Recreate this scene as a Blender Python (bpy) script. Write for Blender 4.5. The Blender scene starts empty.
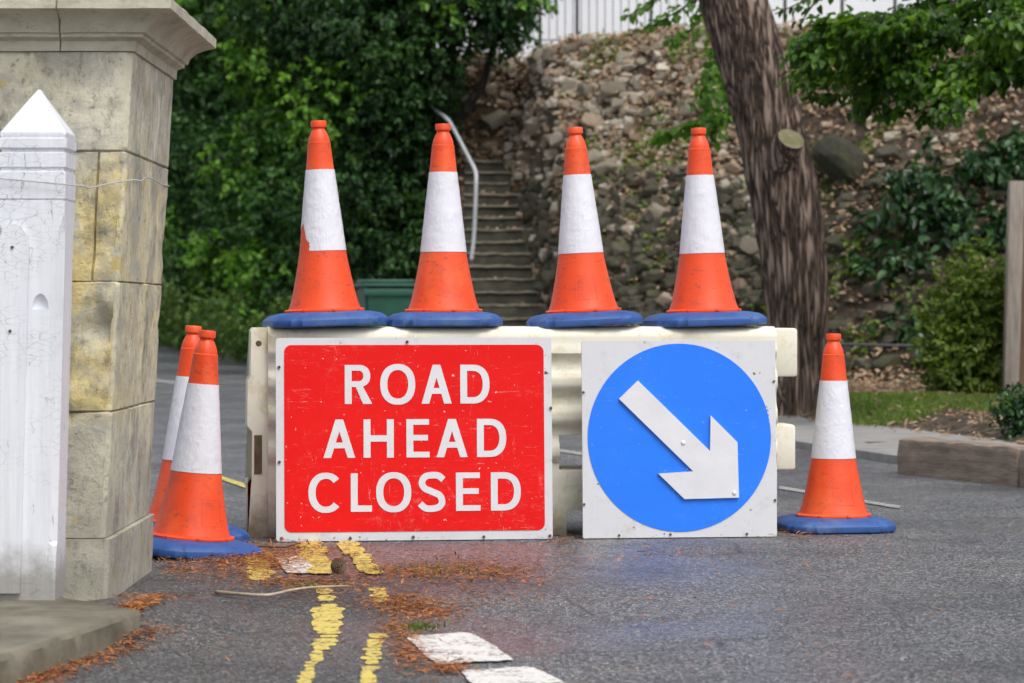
import bpy, bmesh, math, random
import numpy as np
from mathutils import Vector, Matrix, noise, geometry
R = math.radians
random.seed(7)
rng = np.random.default_rng(7)
S = bpy.context.scene
COL = S.collection
F, CX, HY, H = 2882.0, 512.0, 310.0, 0.88      # focal length (px), principal column, horizon row, eye height


def G(px, py, z=0.0):
    d = (H - z) * F / (py - HY)
    return Vector(((px - CX) / F * d, d, z))


def P(px, py, d):
    return Vector(((px - CX) / F * d, d, H + (HY - py) / F * d))


# ------------------------------------------------------------------ objects
def tag(o, label=None, cat=None, group=None, kind=None):
    if label: o['label'] = label
    if cat: o['category'] = cat
    if group: o['group'] = group
    if kind: o['kind'] = kind
    return o


def empty(name, loc=(0, 0, 0), rot=(0, 0, 0)):
    o = bpy.data.objects.new(name, None)
    o.location = loc
    o.rotation_euler = rot
    o.empty_display_size = 0.1
    COL.objects.link(o)
    return o


def link_mesh(name, me, mat, parent=None, smooth=None):
    o = bpy.data.objects.new(name, me)
    if mat:
        for m in (mat if isinstance(mat, (list, tuple)) else [mat]):
            me.materials.append(m)
    COL.objects.link(o)
    if parent: o.parent = parent
    if smooth:
        me.shade_smooth()
        if smooth is not True:
            me.set_sharp_from_angle(angle=R(smooth))
    return o


def from_bm(name, bm, mat, parent=None, smooth=None, recalc=True):
    if recalc: bmesh.ops.recalc_face_normals(bm, faces=bm.faces)
    me = bpy.data.meshes.new(name)
    bm.to_mesh(me)
    bm.free()
    return link_mesh(name, me, mat, parent, smooth)


def from_np(name, V, faces, mat, parent=None, smooth=None):
    """faces: int array (n, k)."""
    me = bpy.data.meshes.new(name)
    V = np.asarray(V, dtype=np.float32)
    faces = np.asarray(faces, dtype=np.int32)
    n, k = faces.shape
    me.vertices.add(len(V)); me.vertices.foreach_set('co', V.ravel())
    me.loops.add(n * k); me.loops.foreach_set('vertex_index', faces.ravel())
    me.polygons.add(n); me.polygons.foreach_set('loop_start', np.arange(0, n * k, k, dtype=np.int32))
    me.update(calc_edges=True)
    me.validate()
    return link_mesh(name, me, mat, parent, smooth)


def box(bm, lo, hi, bev=0.0, mtx=None):
    lo, hi = Vector(lo), Vector(hi)
    m = Matrix.Translation((lo + hi) / 2) @ Matrix.Diagonal((*(hi - lo), 1))
    r = bmesh.ops.create_cube(bm, size=1, matrix=m)
    vs = r['verts']
    if bev:
        es = list({e for v in vs for e in v.link_edges})
        rb = bmesh.ops.bevel(bm, geom=es, offset=bev, segments=2, affect='EDGES', profile=0.5)
        vs = list({v for f in rb['faces'] for v in f.verts} | {v for v in vs if v.is_valid})
    if mtx: bmesh.ops.transform(bm, matrix=mtx, verts=vs)
    return vs


def lathe(bm, prof, seg=40, cx=0, cy=0, cap_top=True, cap_bot=True, dr=None):
    rings = []
    for r, z in prof:
        ring = []
        for i in range(seg):
            a = 2 * math.pi * i / seg
            rr = r + (dr(a, z) if dr else 0)
            ring.append(bm.verts.new((cx + rr * math.cos(a), cy + rr * math.sin(a), z)))
        rings.append(ring)
    for a, b in zip(rings, rings[1:]):
        for i in range(seg):
            j = (i + 1) % seg
            bm.faces.new((a[i], a[j], b[j], b[i]))
    if cap_bot: bm.faces.new(rings[0][::-1])
    if cap_top: bm.faces.new(rings[-1])
    return rings


def tube(bm, pts, rad, seg=8, dr=None):
    pts = [Vector(p) for p in pts]
    rad = rad if isinstance(rad, (list, tuple)) else [rad] * len(pts)
    rings = []
    ref = None
    for i, p in enumerate(pts):
        t = (pts[min(i + 1, len(pts) - 1)] - pts[max(i - 1, 0)]).normalized()
        if ref is None:
            ref = t.orthogonal().normalized()
        ref = (ref - t * ref.dot(t)).normalized()
        b = t.cross(ref)
        ring = []
        for k in range(seg):
            a = 2 * math.pi * k / seg
            rr = rad[i] * (1 + (dr(a, i) if dr else 0))
            ring.append(bm.verts.new(p + (ref * math.cos(a) + b * math.sin(a)) * rr))
        rings.append(ring)
    for a, b in zip(rings, rings[1:]):
        for k in range(seg):
            j = (k + 1) % seg
            bm.faces.new((a[k], a[j], b[j], b[k]))
    bm.faces.new(rings[0][::-1]); bm.faces.new(rings[-1])


def smooth_path(ctrl, n):
    """Catmull-Rom through control tuples (any dimension)."""
    c = [np.array(p, float) for p in ctrl]
    c = [2 * c[0] - c[1]] + c + [2 * c[-1] - c[-2]]
    out = []
    segs = len(c) - 3
    for k in range(n + 1):
        t = k / n * segs
        i = min(int(t), segs - 1); t -= i
        p0, p1, p2, p3 = c[i:i + 4]
        out.append(0.5 * ((2 * p1) + (p2 - p0) * t + (2 * p0 - 5 * p1 + 4 * p2 - p3) * t * t + (3 * p1 - p0 - 3 * p2 + p3) * t ** 3))
    return out


def slab_xz(bm, ol, y0, y1):
    fr = [bm.verts.new((x, y0, z)) for x, z in ol]; bk = [bm.verts.new((x, y1, z)) for x, z in ol]
    n = len(ol)
    for k in range(n): bm.faces.new((fr[k], fr[(k + 1) % n], bk[(k + 1) % n], bk[k]))
    bm.faces.new(fr); bm.faces.new(bk[::-1])


def tess(bm, loops, z=0.0, fn=None):
    """filled 2D outline with holes -> faces in bm; fn maps (x, y) to 3D."""
    fl = [Vector((p[0], p[1], 0)) for L in loops for p in L]
    tris = geometry.tessellate_polygon([[Vector((p[0], p[1], 0)) for p in L] for L in loops])
    vs = [bm.verts.new(fn(p.x, p.y) if fn else (p.x, p.y, z)) for p in fl]
    for t in tris:
        try: bm.faces.new([vs[i] for i in t])
        except ValueError: pass


# ------------------------------------------------------------------ materials
class NT:
    def __init__(self, name):
        self.m = bpy.data.materials.new(name)
        self.m.use_nodes = True
        self.t = self.m.node_tree
        self.b = self.t.nodes['Principled BSDF']
        self.out = self.t.nodes['Material Output']

    def n(self, typ, **kw):
        nd = self.t.nodes.new(typ)
        for k, v in kw.items():
            if k in nd.inputs.keys(): nd.inputs[k].default_value = v
            else: setattr(nd, k, v)
        return nd

    def l(self, a, b):
        self.t.links.new(a, b)

    def coord(self, kind='Object', scale=(1, 1, 1)):
        tc = self.n('ShaderNodeTexCoord')
        mp = self.n('ShaderNodeMapping')
        mp.inputs['Scale'].default_value = scale
        self.l(tc.outputs[kind], mp.inputs['Vector'])
        return mp.outputs['Vector']

    def noise(self, vec, scale, detail=4, rough=0.6, dist=0.0):
        nd = self.n('ShaderNodeTexNoise')
        nd.inputs['Scale'].default_value = scale
        nd.inputs['Detail'].default_value = detail
        nd.inputs['Roughness'].default_value = rough
        nd.inputs['Distortion'].default_value = dist
        if vec is not None: self.l(vec, nd.inputs['Vector'])
        return nd.outputs['Fac']

    def voro(self, vec, scale, feature='F1', out='Distance'):
        nd = self.n('ShaderNodeTexVoronoi', feature=feature)
        nd.inputs['Scale'].default_value = scale
        if vec is not None: self.l(vec, nd.inputs['Vector'])
        return nd.outputs[out]

    def ramp(self, fac, stops, interp='LINEAR'):
        r = self.n('ShaderNodeValToRGB')
        cr = r.color_ramp
        cr.interpolation = interp
        while len(cr.elements) < len(stops): cr.elements.new(0.5)
        for e, (p, c) in zip(cr.elements, stops):
            e.position = p
            e.color = (*c, 1) if isinstance(c, (tuple, list)) else (c, c, c, 1)
        self.l(fac, r.inputs['Fac'])
        return r.outputs['Color']

    def mix(self, fac, a, b, blend='MIX'):
        mx = self.n('ShaderNodeMix', data_type='RGBA', blend_type=blend)
        for s, v in ((mx.inputs[0], fac), (mx.inputs[6], a), (mx.inputs[7], b)):
            if isinstance(v, bpy.types.NodeSocket): self.l(v, s)
            elif isinstance(v, (int, float)) and s.type == 'VALUE': s.default_value = v
            else: s.default_value = (*v, 1) if isinstance(v, (tuple, list)) else (v, v, v, 1)
        return mx.outputs[2]

    def math(self, op, a, b=None):
        m = self.n('ShaderNodeMath', operation=op)
        for i, v in enumerate((a, b)):
            if v is None: continue
            if isinstance(v, bpy.types.NodeSocket): self.l(v, m.inputs[i])
            else: m.inputs[i].default_value = v
        return m.outputs[0]

    def bump(self, h, strength=0.5, dist=0.01, normal=None):
        b = self.n('ShaderNodeBump')
        b.inputs['Strength'].default_value = strength
        b.inputs['Distance'].default_value = dist
        self.l(h, b.inputs['Height'])
        if normal: self.l(normal, b.inputs['Normal'])
        return b.outputs['Normal']

    def done(self, color=None, rough=None, normal=None, **kw):
        for k, v in (('Base Color', color), ('Roughness', rough), ('Normal', normal)):
            if v is None: continue
            if isinstance(v, bpy.types.NodeSocket): self.l(v, self.b.inputs[k])
            elif k == 'Base Color': self.b.inputs[k].default_value = (*v, 1)
            else: self.b.inputs[k].default_value = v
        for k, v in kw.items():
            k = k.replace('_', ' ')
            self.b.inputs[k].default_value = v
        return self.m


def mat_asphalt(name, dark, light, agg, wet_lo=0.22, wet_hi=0.62, bumps=0.7):
    t = NT(name)
    v = t.coord('Object')
    cell = t.voro(v, agg, out='Color')
    sep = t.n('ShaderNodeSeparateColor'); t.l(cell, sep.inputs[0])
    dist = t.voro(v, agg)
    stone = t.ramp(sep.outputs[0], [(0.0, dark), (0.55, tuple(0.5 * (a + b) for a, b in zip(dark, light))), (0.85, light), (1.0, tuple(min(1, c * 1.7) for c in light))])
    gap = t.ramp(dist, [(0.3, 1.0), (0.62, 0.35)])
    base = t.mix(1.0, stone, gap, 'MULTIPLY')
    big = t.noise(v, 0.9, 6, 0.65)
    patch = t.ramp(big, [(0.32, (0.55, 0.55, 0.58)), (0.48, (0.9, 0.9, 0.9)), (0.68, (1.2, 1.17, 1.12))])
    base = t.mix(1.0, base, patch, 'MULTIPLY')
    crk = t.ramp(t.voro(t.coord('Object', (1, .6, 1)), 1.1, 'DISTANCE_TO_EDGE'), [(0.0, 0.8), (0.012, 0.0)])
    crk = t.math('MULTIPLY', crk, t.ramp(t.noise(v, 1.1, 3), [(0.5, 0.0), (0.62, 1.0)]))
    base = t.mix(crk, base, (0.02, 0.02, 0.02))
    brown = t.ramp(t.noise(v, 2.3, 8, 0.75), [(0.54, 0.0), (0.75, 0.5)])
    base = t.mix(brown, base, (0.11, 0.075, 0.05))
    wetn = t.noise(v, 0.55, 5, 0.6)
    rough = t.ramp(wetn, [(0.42, wet_lo), (0.58, wet_hi)])
    hgt = t.math('MULTIPLY', dist, -1.0)
    nrm = t.bump(hgt, bumps, 0.006)
    nrm = t.bump(t.noise(v, 14, 5, 0.6), 0.25, 0.01, nrm)
    return t.done(base, rough, nrm, Specular_IOR_Level=0.5)


def mat_paint_worn(name, col, under, lo, hi, scale=9):
    t = NT(name)
    v = t.coord('Object')
    w = t.noise(v, scale, 9, 0.78, 0.4)
    agg = t.voro(v, 105)
    sc_ = t.n('ShaderNodeSeparateColor'); t.l(t.voro(v, 105, out='Color'), sc_.inputs[0])
    wear = t.ramp(t.math('ADD', w, t.math('MULTIPLY', sc_.outputs[1], 0.24)), [(lo, 0.0), (hi, 1.0)])
    tone = t.mix(t.noise(v, 30, 6, 0.7), tuple(c * 0.72 for c in col), col)
    c = t.mix(wear, tone, under)
    return t.done(c, 0.55, t.bump(agg, 0.4, 0.004))


def mat_stone(name):
    t = NT(name)
    v = t.coord('Object')
    n1 = t.noise(v, 2.6, 8, 0.65, 0.3)
    base = t.ramp(n1, [(0.3, (0.46, 0.42, 0.29)), (0.48, (0.70, 0.66, 0.50)), (0.66, (0.80, 0.77, 0.64))])
    # warmer, yellower blocks between 0.57 m and 1.36 m, greyer dressed stone above and below
    sx = t.n('ShaderNodeSeparateXYZ'); t.l(v, sx.inputs[0])
    hgt = t.math('ADD', sx.outputs[2], t.math('MULTIPLY', t.math('SUBTRACT', t.noise(v, 3.0, 4), 0.5), 0.22))
    yel = t.ramp(hgt, [(0.50, 0.0), (0.6, 1.0), (1.0, 1.0)])
    topc = t.ramp(t.math('SUBTRACT', hgt, 0.5), [(0.80, 1.0), (0.90, 0.0)])
    yel = t.mix(1.0, yel, topc, 'MULTIPLY')
    sxx = t.math('GREATER_THAN', t.math('ADD', sx.outputs[0], t.math('MULTIPLY', sx.outputs[2], -0.056)), -0.012)
    yel = t.mix(t.math('MULTIPLY', sxx, .55), yel, 0.0)
    yc = t.ramp(t.noise(v, 9, 8, 0.7), [(0.3, (0.30, 0.225, 0.08)), (0.5, (0.66, 0.535, 0.225)), (0.72, (0.80, 0.72, 0.43))])
    base = t.mix(t.math('MULTIPLY', yel, 0.9), base, yc)
    grey = t.ramp(t.noise(v, 4.2, 9, 0.72, 0.5), [(0.44, 0.0), (0.58, 0.85)])
    base = t.mix(grey, base, (0.40, 0.39, 0.345))
    lowz = t.ramp(t.math('ADD', sx.outputs[2], t.math('MULTIPLY', t.noise(v, 7, 8, .75), .5)), [(0.42, 0.75), (0.85, 0.0)])
    base = t.mix(lowz, base, (0.33, 0.32, 0.265))
    # lichen spots and soot
    sp = t.ramp(t.noise(v, 28, 5, 0.7), [(0.57, 0.0), (0.66, 0.6)])
    base = t.mix(sp, base, (0.12, 0.11, 0.09))
    dk = t.ramp(t.noise(t.coord('Object', (1, 1, .45)), 6.5, 9, 0.8), [(0.52, 0.0), (0.62, 0.65)])
    base = t.mix(dk, base, (0.17, 0.155, 0.12))
    yl = t.ramp(t.noise(v, 8.5, 5, 0.6), [(0.62, 0.0), (0.65, 0.6)])
    base = t.mix(yl, base, (0.5, 0.36, 0.06))
    pit = t.ramp(t.noise(v, 34, 6, 0.7), [(0.30, 0.0), (0.42, 1.0)])
    nrm = t.bump(t.noise(v, 70, 8, 0.75), 0.6, 0.004)
    nrm = t.bump(pit, 0.5, 0.005, nrm)
    nrm = t.bump(t.noise(v, 15, 10, 0.75), 0.6, 0.016, nrm)
    return t.done(base, 0.88, nrm)


def mat_cap():
    t = NT('dressed limestone cap')
    v = t.coord('Object')
    base = t.ramp(t.noise(v, 3.5, 9, 0.7), [(0.3, (0.40, 0.375, 0.28)), (0.5, (0.58, 0.55, 0.43)), (0.7, (0.69, 0.665, 0.555))])
    st = t.ramp(t.noise(t.coord('Object', (1, 1, 2.5)), 7, 9, 0.8), [(0.52, 0.0), (0.72, 0.75)])
    base = t.mix(st, base, (0.20, 0.185, 0.14))
    sp = t.ramp(t.noise(v, 26, 6, 0.75), [(0.6, 0.0), (0.72, 0.6)])
    base = t.mix(sp, base, (0.13, 0.12, 0.095))
    return t.done(base, 0.9, t.bump(t.noise(v, 40, 9, 0.78), 0.8, 0.012))


def mat_white_wood():
    t = NT('old white gloss paint')
    v = t.coord('Object')
    base = t.mix(t.ramp(t.noise(t.coord('Object', (16, 16, .8)), 2.5, 8, 0.75), [(0.3, 0.0), (0.65, 1.0)]), (0.64, 0.665, 0.72), (0.77, 0.785, 0.82))
    alg = t.ramp(t.noise(v, 3.5, 7, 0.75), [(0.55, 0.0), (0.75, 0.3)])
    base = t.mix(alg, base, (0.36, 0.38, 0.32))
    vs = t.coord('Object', (9, 9, 1.3))
    chips = t.ramp(t.noise(vs, 6, 9, 0.8, 0.6), [(0.625, 0.0), (0.64, 1.0)])
    base = t.mix(chips, base, (0.2, 0.18, 0.16))
    crack = t.ramp(t.voro(t.coord('Object', (14, 14, 40)), 1.6, 'DISTANCE_TO_EDGE'), [(0.0, 0.7), (0.03, 0.0)])
    cm = t.ramp(t.noise(v, 5, 3), [(0.47, 0.0), (0.56, 1.0)])
    base = t.mix(t.math('MULTIPLY', crack, cm), base, (0.25, 0.24, 0.23))
    low = t.n('ShaderNodeSeparateXYZ'); t.l(v, low.inputs[0])
    dirt = t.ramp(t.math('ADD', low.outputs[2], t.math('MULTIPLY', t.noise(v, 18, 6, 0.7), 0.16)), [(0.14, 0.75), (0.24, 0.0)])
    base = t.mix(dirt, base, (0.22, 0.2, 0.17))
    nrm = t.bump(t.noise(t.coord('Object', (16, 16, .8)), 3, 6, 0.6), 0.35, 0.008)
    nrm = t.bump(chips, 0.6, 0.002, nrm)
    return t.done(base, 0.45, nrm)


def mat_plastic(name, col, col2, rough=0.42, dirt=0.3, dirtcol=(0.1, 0.08, 0.06), scale=5, ss=0.0, fadecol=(0.9, 0.2, 0.06), fadeamt=0.5):
    t = NT(name)
    v = t.coord('Object')
    oi = t.n('ShaderNodeObjectInfo')
    sh = t.n('ShaderNodeVectorMath', operation='ADD'); t.l(v, sh.inputs[0])
    cmb = t.n('ShaderNodeCombineXYZ'); t.l(t.math('MULTIPLY', oi.outputs['Random'], 71.0), cmb.inputs[0]); t.l(t.math('MULTIPLY', oi.outputs['Random'], 33.0), cmb.inputs[2])
    t.l(cmb.outputs[0], sh.inputs[1]); v = sh.outputs[0]
    base = t.mix(t.noise(v, scale, 6, 0.65), col, col2)
    fade = t.ramp(t.noise(v, scale * .8, 5, 0.6), [(0.5, 0.0), (0.7, fadeamt)])
    base = t.mix(fade, base, fadecol)
    mp2 = t.n('ShaderNodeMapping'); mp2.inputs['Scale'].default_value = (3, 3, 14); mp2.inputs['Rotation'].default_value = (.5, .3, 0); t.l(v, mp2.inputs['Vector'])
    scuff = t.ramp(t.noise(mp2.outputs['Vector'], 2.2, 9, 0.82, 0.8), [(0.575, 0.0), (0.63, dirt * 1.1)])
    base = t.mix(scuff, base, dirtcol)
    d = t.ramp(t.noise(v, scale * 2.7, 9, 0.78, 0.4), [(0.52, 0.0), (0.66, dirt * .7)])
    base = t.mix(d, base, dirtcol)
    specks = t.ramp(t.noise(v, 60, 3, 0.5), [(0.655, 0.0), (0.68, dirt)])
    base = t.mix(specks, base, dirtcol)
    nrm = t.bump(t.noise(v, 90, 4, 0.6), 0.12, 0.003)
    kw = dict(Subsurface_Weight=ss, Subsurface_Scale=0.02) if ss else {}
    m = t.done(base, rough, nrm, **kw)
    return m


def mat_sleeve():
    t = NT('crinkled reflective sleeve')
    v0 = t.coord('Object')
    oi = t.n('ShaderNodeObjectInfo')
    sh = t.n('ShaderNodeVectorMath', operation='ADD'); t.l(v0, sh.inputs[0])
    cmb = t.n('ShaderNodeCombineXYZ'); t.l(t.math('MULTIPLY', oi.outputs['Random'], 57.0), cmb.inputs[0]); t.l(t.math('MULTIPLY', oi.outputs['Random'], 21.0), cmb.inputs[2])
    t.l(cmb.outputs[0], sh.inputs[1]); v = sh.outputs[0]
    base = t.mix(t.noise(v, 6, 6, 0.7), (0.64, 0.645, 0.71), (0.77, 0.77, 0.83))
    grime = t.ramp(t.noise(v, 16, 9, 0.75), [(0.55, 0.0), (0.70, 0.3)])
    base = t.mix(grime, base, (0.42, 0.41, 0.42))
    mp2 = t.n('ShaderNodeMapping'); mp2.inputs['Scale'].default_value = (1.6, 1.6, 1.0); mp2.inputs['Rotation'].default_value = (.6, .2, 0); t.l(v, mp2.inputs['Vector'])
    zone = t.ramp(t.noise(v, 7, 4, 0.6), [(0.4, 0.15), (0.6, 1.0)])
    w = t.math('MULTIPLY', t.noise(mp2.outputs['Vector'], 19, 5, 0.6, 1.4), zone)
    nrm = t.bump(w, 0.38, 0.010)
    return t.done(base, 0.33, nrm)


def mat_barrier():
    t = NT('off white moulded polyethylene')
    v = t.coord('Object')
    base = t.mix(t.noise(v, 3, 5, 0.6), (0.68, 0.65, 0.54), (0.79, 0.765, 0.665))
    moss = t.ramp(t.noise(v, 6.5, 8, 0.72, 0.4), [(0.52, 0.0), (0.66, 0.5)])
    base = t.mix(moss, base, (0.42, 0.35, 0.14))
    sx = t.n('ShaderNodeSeparateXYZ'); t.l(v, sx.inputs[0])
    low = t.ramp(t.math('ADD', sx.outputs[2], t.math('MULTIPLY', t.noise(v, 7, 7, 0.7), 0.35)), [(0.16, 0.85), (0.36, 0.0)])
    base = t.mix(low, base, (0.15, 0.12, 0.07))
    brown = t.ramp(t.noise(t.coord('Object', (1, 1, 0.35)), 13, 8, 0.75), [(0.57, 0.0), (0.70, 0.4)])
    base = t.mix(brown, base, (0.28, 0.19, 0.09))
    return t.done(base, 0.8, t.bump(t.noise(v, 40, 5, 0.6), 0.15, 0.005), Subsurface_Weight=0.2, Subsurface_Scale=0.03, Specular_IOR_Level=0.15)


def mat_sign(name, col, col2, scratch=0.55, scratchcol=(0.75, 0.6, 0.58), rough=0.3):
    t = NT(name)
    v = t.coord('Object')
    base = t.mix(t.noise(v, 2.2, 4, 0.55), col, col2)
    # long fine scratches in two directions
    for rot, sc in ((0.35, (4, 1, 30)), (-0.8, (26, 1, 4)), (0.9, (3, 1, 24))):
        tc = t.n('ShaderNodeTexCoord'); mp = t.n('ShaderNodeMapping')
        mp.inputs['Rotation'].default_value = (0, rot, 0)
        mp.inputs['Scale'].default_value = sc
        t.l(tc.outputs['Object'], mp.inputs['Vector'])
        s = t.noise(mp.outputs['Vector'], 4.0, 9, 0.85, 0.9)
        zone = t.ramp(t.noise(mp.outputs['Vector'], .35, 3, 0.5), [(0.5, 0.0), (0.62, 1.0)])
        f = t.math('MULTIPLY', t.ramp(s, [(0.585, 0.0), (0.66, scratch)]), zone)
        base = t.mix(f, base, scratchcol)
    cloud = t.math('MULTIPLY', t.ramp(t.noise(v, 22, 10, 0.85, .5), [(0.54, 0.0), (0.68, scratch * .6)]), t.ramp(t.noise(v, 3.1, 3, 0.5), [(0.54, 0.0), (0.66, 1.0)]))
    base = t.mix(cloud, base, scratchcol)
    specks = t.ramp(t.noise(v, 60, 3, 0.5), [(0.70, 0.0), (0.72, scratch)])
    base = t.mix(specks, base, scratchcol)
    r = t.ramp(t.noise(v, 5, 7, 0.7), [(0.3, rough), (0.7, rough + 0.2)])
    return t.done(base, r, t.bump(t.noise(v, 3.2, 3, 0.5), 0.2, 0.03), Specular_IOR_Level=0.25)


def mat_plate():
    t = NT('chipped white sign plate')
    v = t.coord('Object')
    base = t.mix(t.noise(v, 4, 7, 0.7), (0.56, 0.57, 0.60), (0.70, 0.71, 0.74))
    rust = t.ramp(t.noise(v, 42, 4, 0.55), [(0.64, 0.0), (0.66, 1.0)])
    zone = t.ramp(t.noise(v, 5.5, 3, 0.5), [(0.5, 0.0), (0.6, 1.0)])
    base = t.mix(t.math('MULTIPLY', rust, zone), base, (0.07, 0.045, 0.03))
    gr = t.ramp(t.noise(v, 9, 9, 0.8), [(0.52, 0.0), (0.76, 0.55)])
    base = t.mix(gr, base, (0.36, 0.32, 0.27))
    return t.done(base, 0.4, t.bump(t.noise(v, 60, 4), 0.1, 0.002))


def mat_simple(name, a, b, scale=8, rough=0.7, bump=0.3, bdist=0.01, stretch=(1, 1, 1), detail=7):
    t = NT(name)
    v = t.coord('Object', stretch)
    f = t.noise(v, scale, detail, 0.68)
    base = t.ramp(f, [(0.32, a), (0.68, b)])
    return t.done(base, rough, t.bump(t.noise(v, scale * 4, 6, 0.7), bump, bdist))


def mat_leaf(name, cols, rough=0.42, trans=0.3, clump=1.3):
    t = NT(name)
    g = t.n('ShaderNodeNewGeometry')
    v = t.coord('Object')
    cl = t.noise(v, clump, 4, 0.6)
    f = t.math('ADD', t.math('MULTIPLY', g.outputs['Random Per Island'], 0.55), t.math('MULTIPLY', t.math('SUBTRACT', cl, 0.28), 1.0))
    n = len(cols)
    c = t.ramp(f, [(0.08 + 0.84 * i / (n - 1), k) for i, k in enumerate(cols)])
    t.done(c, rough, None, Specular_IOR_Level=0.4)
    tr = t.n('ShaderNodeBsdfTranslucent')
    tc = t.mix(1.0, c, (1.5, 1.6, 0.6), 'MULTIPLY'); t.l(tc, tr.inputs['Color'])
    ms = t.n('ShaderNodeMixShader'); ms.inputs[0].default_value = trans
    t.l(t.b.outputs[0], ms.inputs[1]); t.l(tr.outputs[0], ms.inputs[2])
    t.l(ms.outputs[0], t.out.inputs['Surface'])
    return t.m


def mat_bark(name, a, b, c, stretch=(7, 7, 1.0)):
    t = NT(name)
    v = t.coord('Object', stretch)
    nz = t.n('ShaderNodeTexNoise'); nz.inputs['Scale'].default_value = 0.9; nz.inputs['Detail'].default_value = 6; t.l(v, nz.inputs['Vector'])
    sc2 = t.n('ShaderNodeVectorMath', operation='SCALE'); sc2.inputs['Scale'].default_value = 2.6; t.l(nz.outputs['Color'], sc2.inputs[0])
    ww = t.n('ShaderNodeVectorMath', operation='ADD'); t.l(v, ww.inputs[0]); t.l(sc2.outputs[0], ww.inputs[1])
    e = t.voro(ww.outputs[0], 1.5, 'DISTANCE_TO_EDGE')
    plate = t.ramp(e, [(0.0, 0.0), (0.10, 0.45), (0.30, 1.0)])
    fine = t.noise(v, 5, 9, 0.78)
    n = t.math('ADD', t.math('MULTIPLY', plate, 0.6), t.math('MULTIPLY', fine, 0.4))
    tone = t.math('ADD', n, t.math('MULTIPLY', t.math('SUBTRACT', t.noise(t.coord('Object'), 3.0, 5, 0.7), .5), .35))
    base = t.ramp(tone, [(0.22, a), (0.5, b), (0.86, c)])
    moss = t.ramp(t.noise(t.coord('Object'), 1.6, 5, 0.7), [(0.58, 0.0), (0.8, 0.35)])
    base = t.mix(moss, base, (0.09, 0.095, 0.05))
    return t.done(base, 0.85, t.bump(n, 1.0, 0.05))


def mat_rock(name, cols, moss=0.5):
    t = NT(name)
    v = t.coord('Object')
    oi = t.n('ShaderNodeObjectInfo')
    g = t.n('ShaderNodeNewGeometry')
    f = t.math('ADD', t.math('MULTIPLY', oi.outputs['Random'], 0.6), t.math('MULTIPLY', g.outputs['Random Per Island'], 0.4))
    f = t.math('ADD', t.math('MULTIPLY', f, 0.7), t.math('MULTIPLY', t.noise(v, 2.5, 8, 0.7), 0.4))
    c = t.ramp(f, [(0.12 + 0.75 * i / (len(cols) - 1), k) for i, k in enumerate(cols)])
    sp = t.ramp(t.noise(v, 11, 7, 0.75), [(0.5, 0.0), (0.66, 0.55)])
    c = t.mix(sp, c, (0.11, 0.095, 0.075))
    wn = t.coord('Object')
    mo = t.ramp(t.noise(wn, 4.0, 7, 0.7), [(0.52, 0.0), (0.66, moss)])
    c = t.mix(mo, c, (0.085, 0.095, 0.03))
    return t.done(c, 0.9, t.bump(t.noise(v, 14, 8, 0.75), 0.8, 0.05))


M = {}
M['road'] = mat_asphalt('wet chipped asphalt', (0.045, 0.045, 0.048), (0.345, 0.352, 0.365), 130, 0.3, 0.62, 0.9)
M['smooth_road'] = mat_asphalt('fine dark asphalt', (0.032, 0.032, 0.034), (0.21, 0.208, 0.205), 140, 0.4, 0.75, 0.6)
M['yellow'] = mat_paint_worn('worn yellow road paint', (0.74, 0.59, 0.13), (0.12, 0.11, 0.09), 0.67, 0.74, 14)
M['faded_line'] = mat_paint_worn('faded road paint', (0.46, 0.45, 0.43), (0.13, 0.125, 0.12), 0.55, 0.75, 12)
M['white_line'] = mat_paint_worn('worn white road paint', (0.80, 0.78, 0.74), (0.17, 0.15, 0.13), 0.665, 0.76, 10)
M['stone'] = mat_stone('weathered limestone')
M['cornice'] = mat_cap()
M['white_wood'] = mat_white_wood()
M['orange'] = mat_plastic('orange cone plastic', (0.76, 0.058, 0.008), (0.83, 0.082, 0.012), 0.45, 0.55, (0.24, 0.05, 0.03))
M['blue_base'] = mat_plastic('blue recycled cone base', (0.012, 0.055, 0.23), (0.026, 0.105, 0.34), 0.55, 0.65, (0.03, 0.035, 0.06), 9, 0.0, (0.10, 0.17, 0.33), 0.5)
M['sleeve'] = mat_sleeve()
M['barrier'] = mat_barrier()
M['red'] = mat_sign('scratched red sign face', (0.70, 0.0015, 0.001), (0.80, 0.004, 0.002), 0.75, (0.85, 0.55, 0.5), 0.38)
M['blue'] = mat_sign('blue sign disc', (0.018, 0.18, 0.84), (0.026, 0.22, 0.92), 0.35, (0.45, 0.6, 0.9), 0.38)
M['plate'] = mat_plate()
M['letter'] = mat_simple('white sign vinyl', (0.64, 0.64, 0.67), (0.73, 0.73, 0.76), 6, 0.4, 0.03)
M['bolt'] = mat_simple('rusty bolt', (0.05, 0.03, 0.02), (0.14, 0.08, 0.04), 40, 0.6)
M['soil'] = None
M['grime'] = mat_simple('brown grime with hollow shade', (0.05, 0.035, 0.015), (0.16, 0.12, 0.06), 25, 0.8)
M['steel'] = mat_simple('galvanised steel', (0.36, 0.38, 0.40), (0.52, 0.54, 0.56), 12, 0.4, 0.1)
M['bin'] = mat_simple('green bin plastic', (0.012, 0.07, 0.045), (0.02, 0.10, 0.065), 5, 0.4, 0.1)
M['concrete'] = mat_simple('mossy concrete step', (0.018, 0.017, 0.011), (0.07, 0.065, 0.045), 5, 0.9, 0.5, 0.02)
M['nosing'] = mat_simple('pale step nosing', (0.07, 0.062, 0.045), (0.25, 0.225, 0.17), 6, 0.9, 0.4)
M['render_white'] = mat_simple('white rendered wall', (0.76, 0.78, 0.82), (0.86, 0.87, 0.90), 1.2, 0.8, 0.1)
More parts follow.
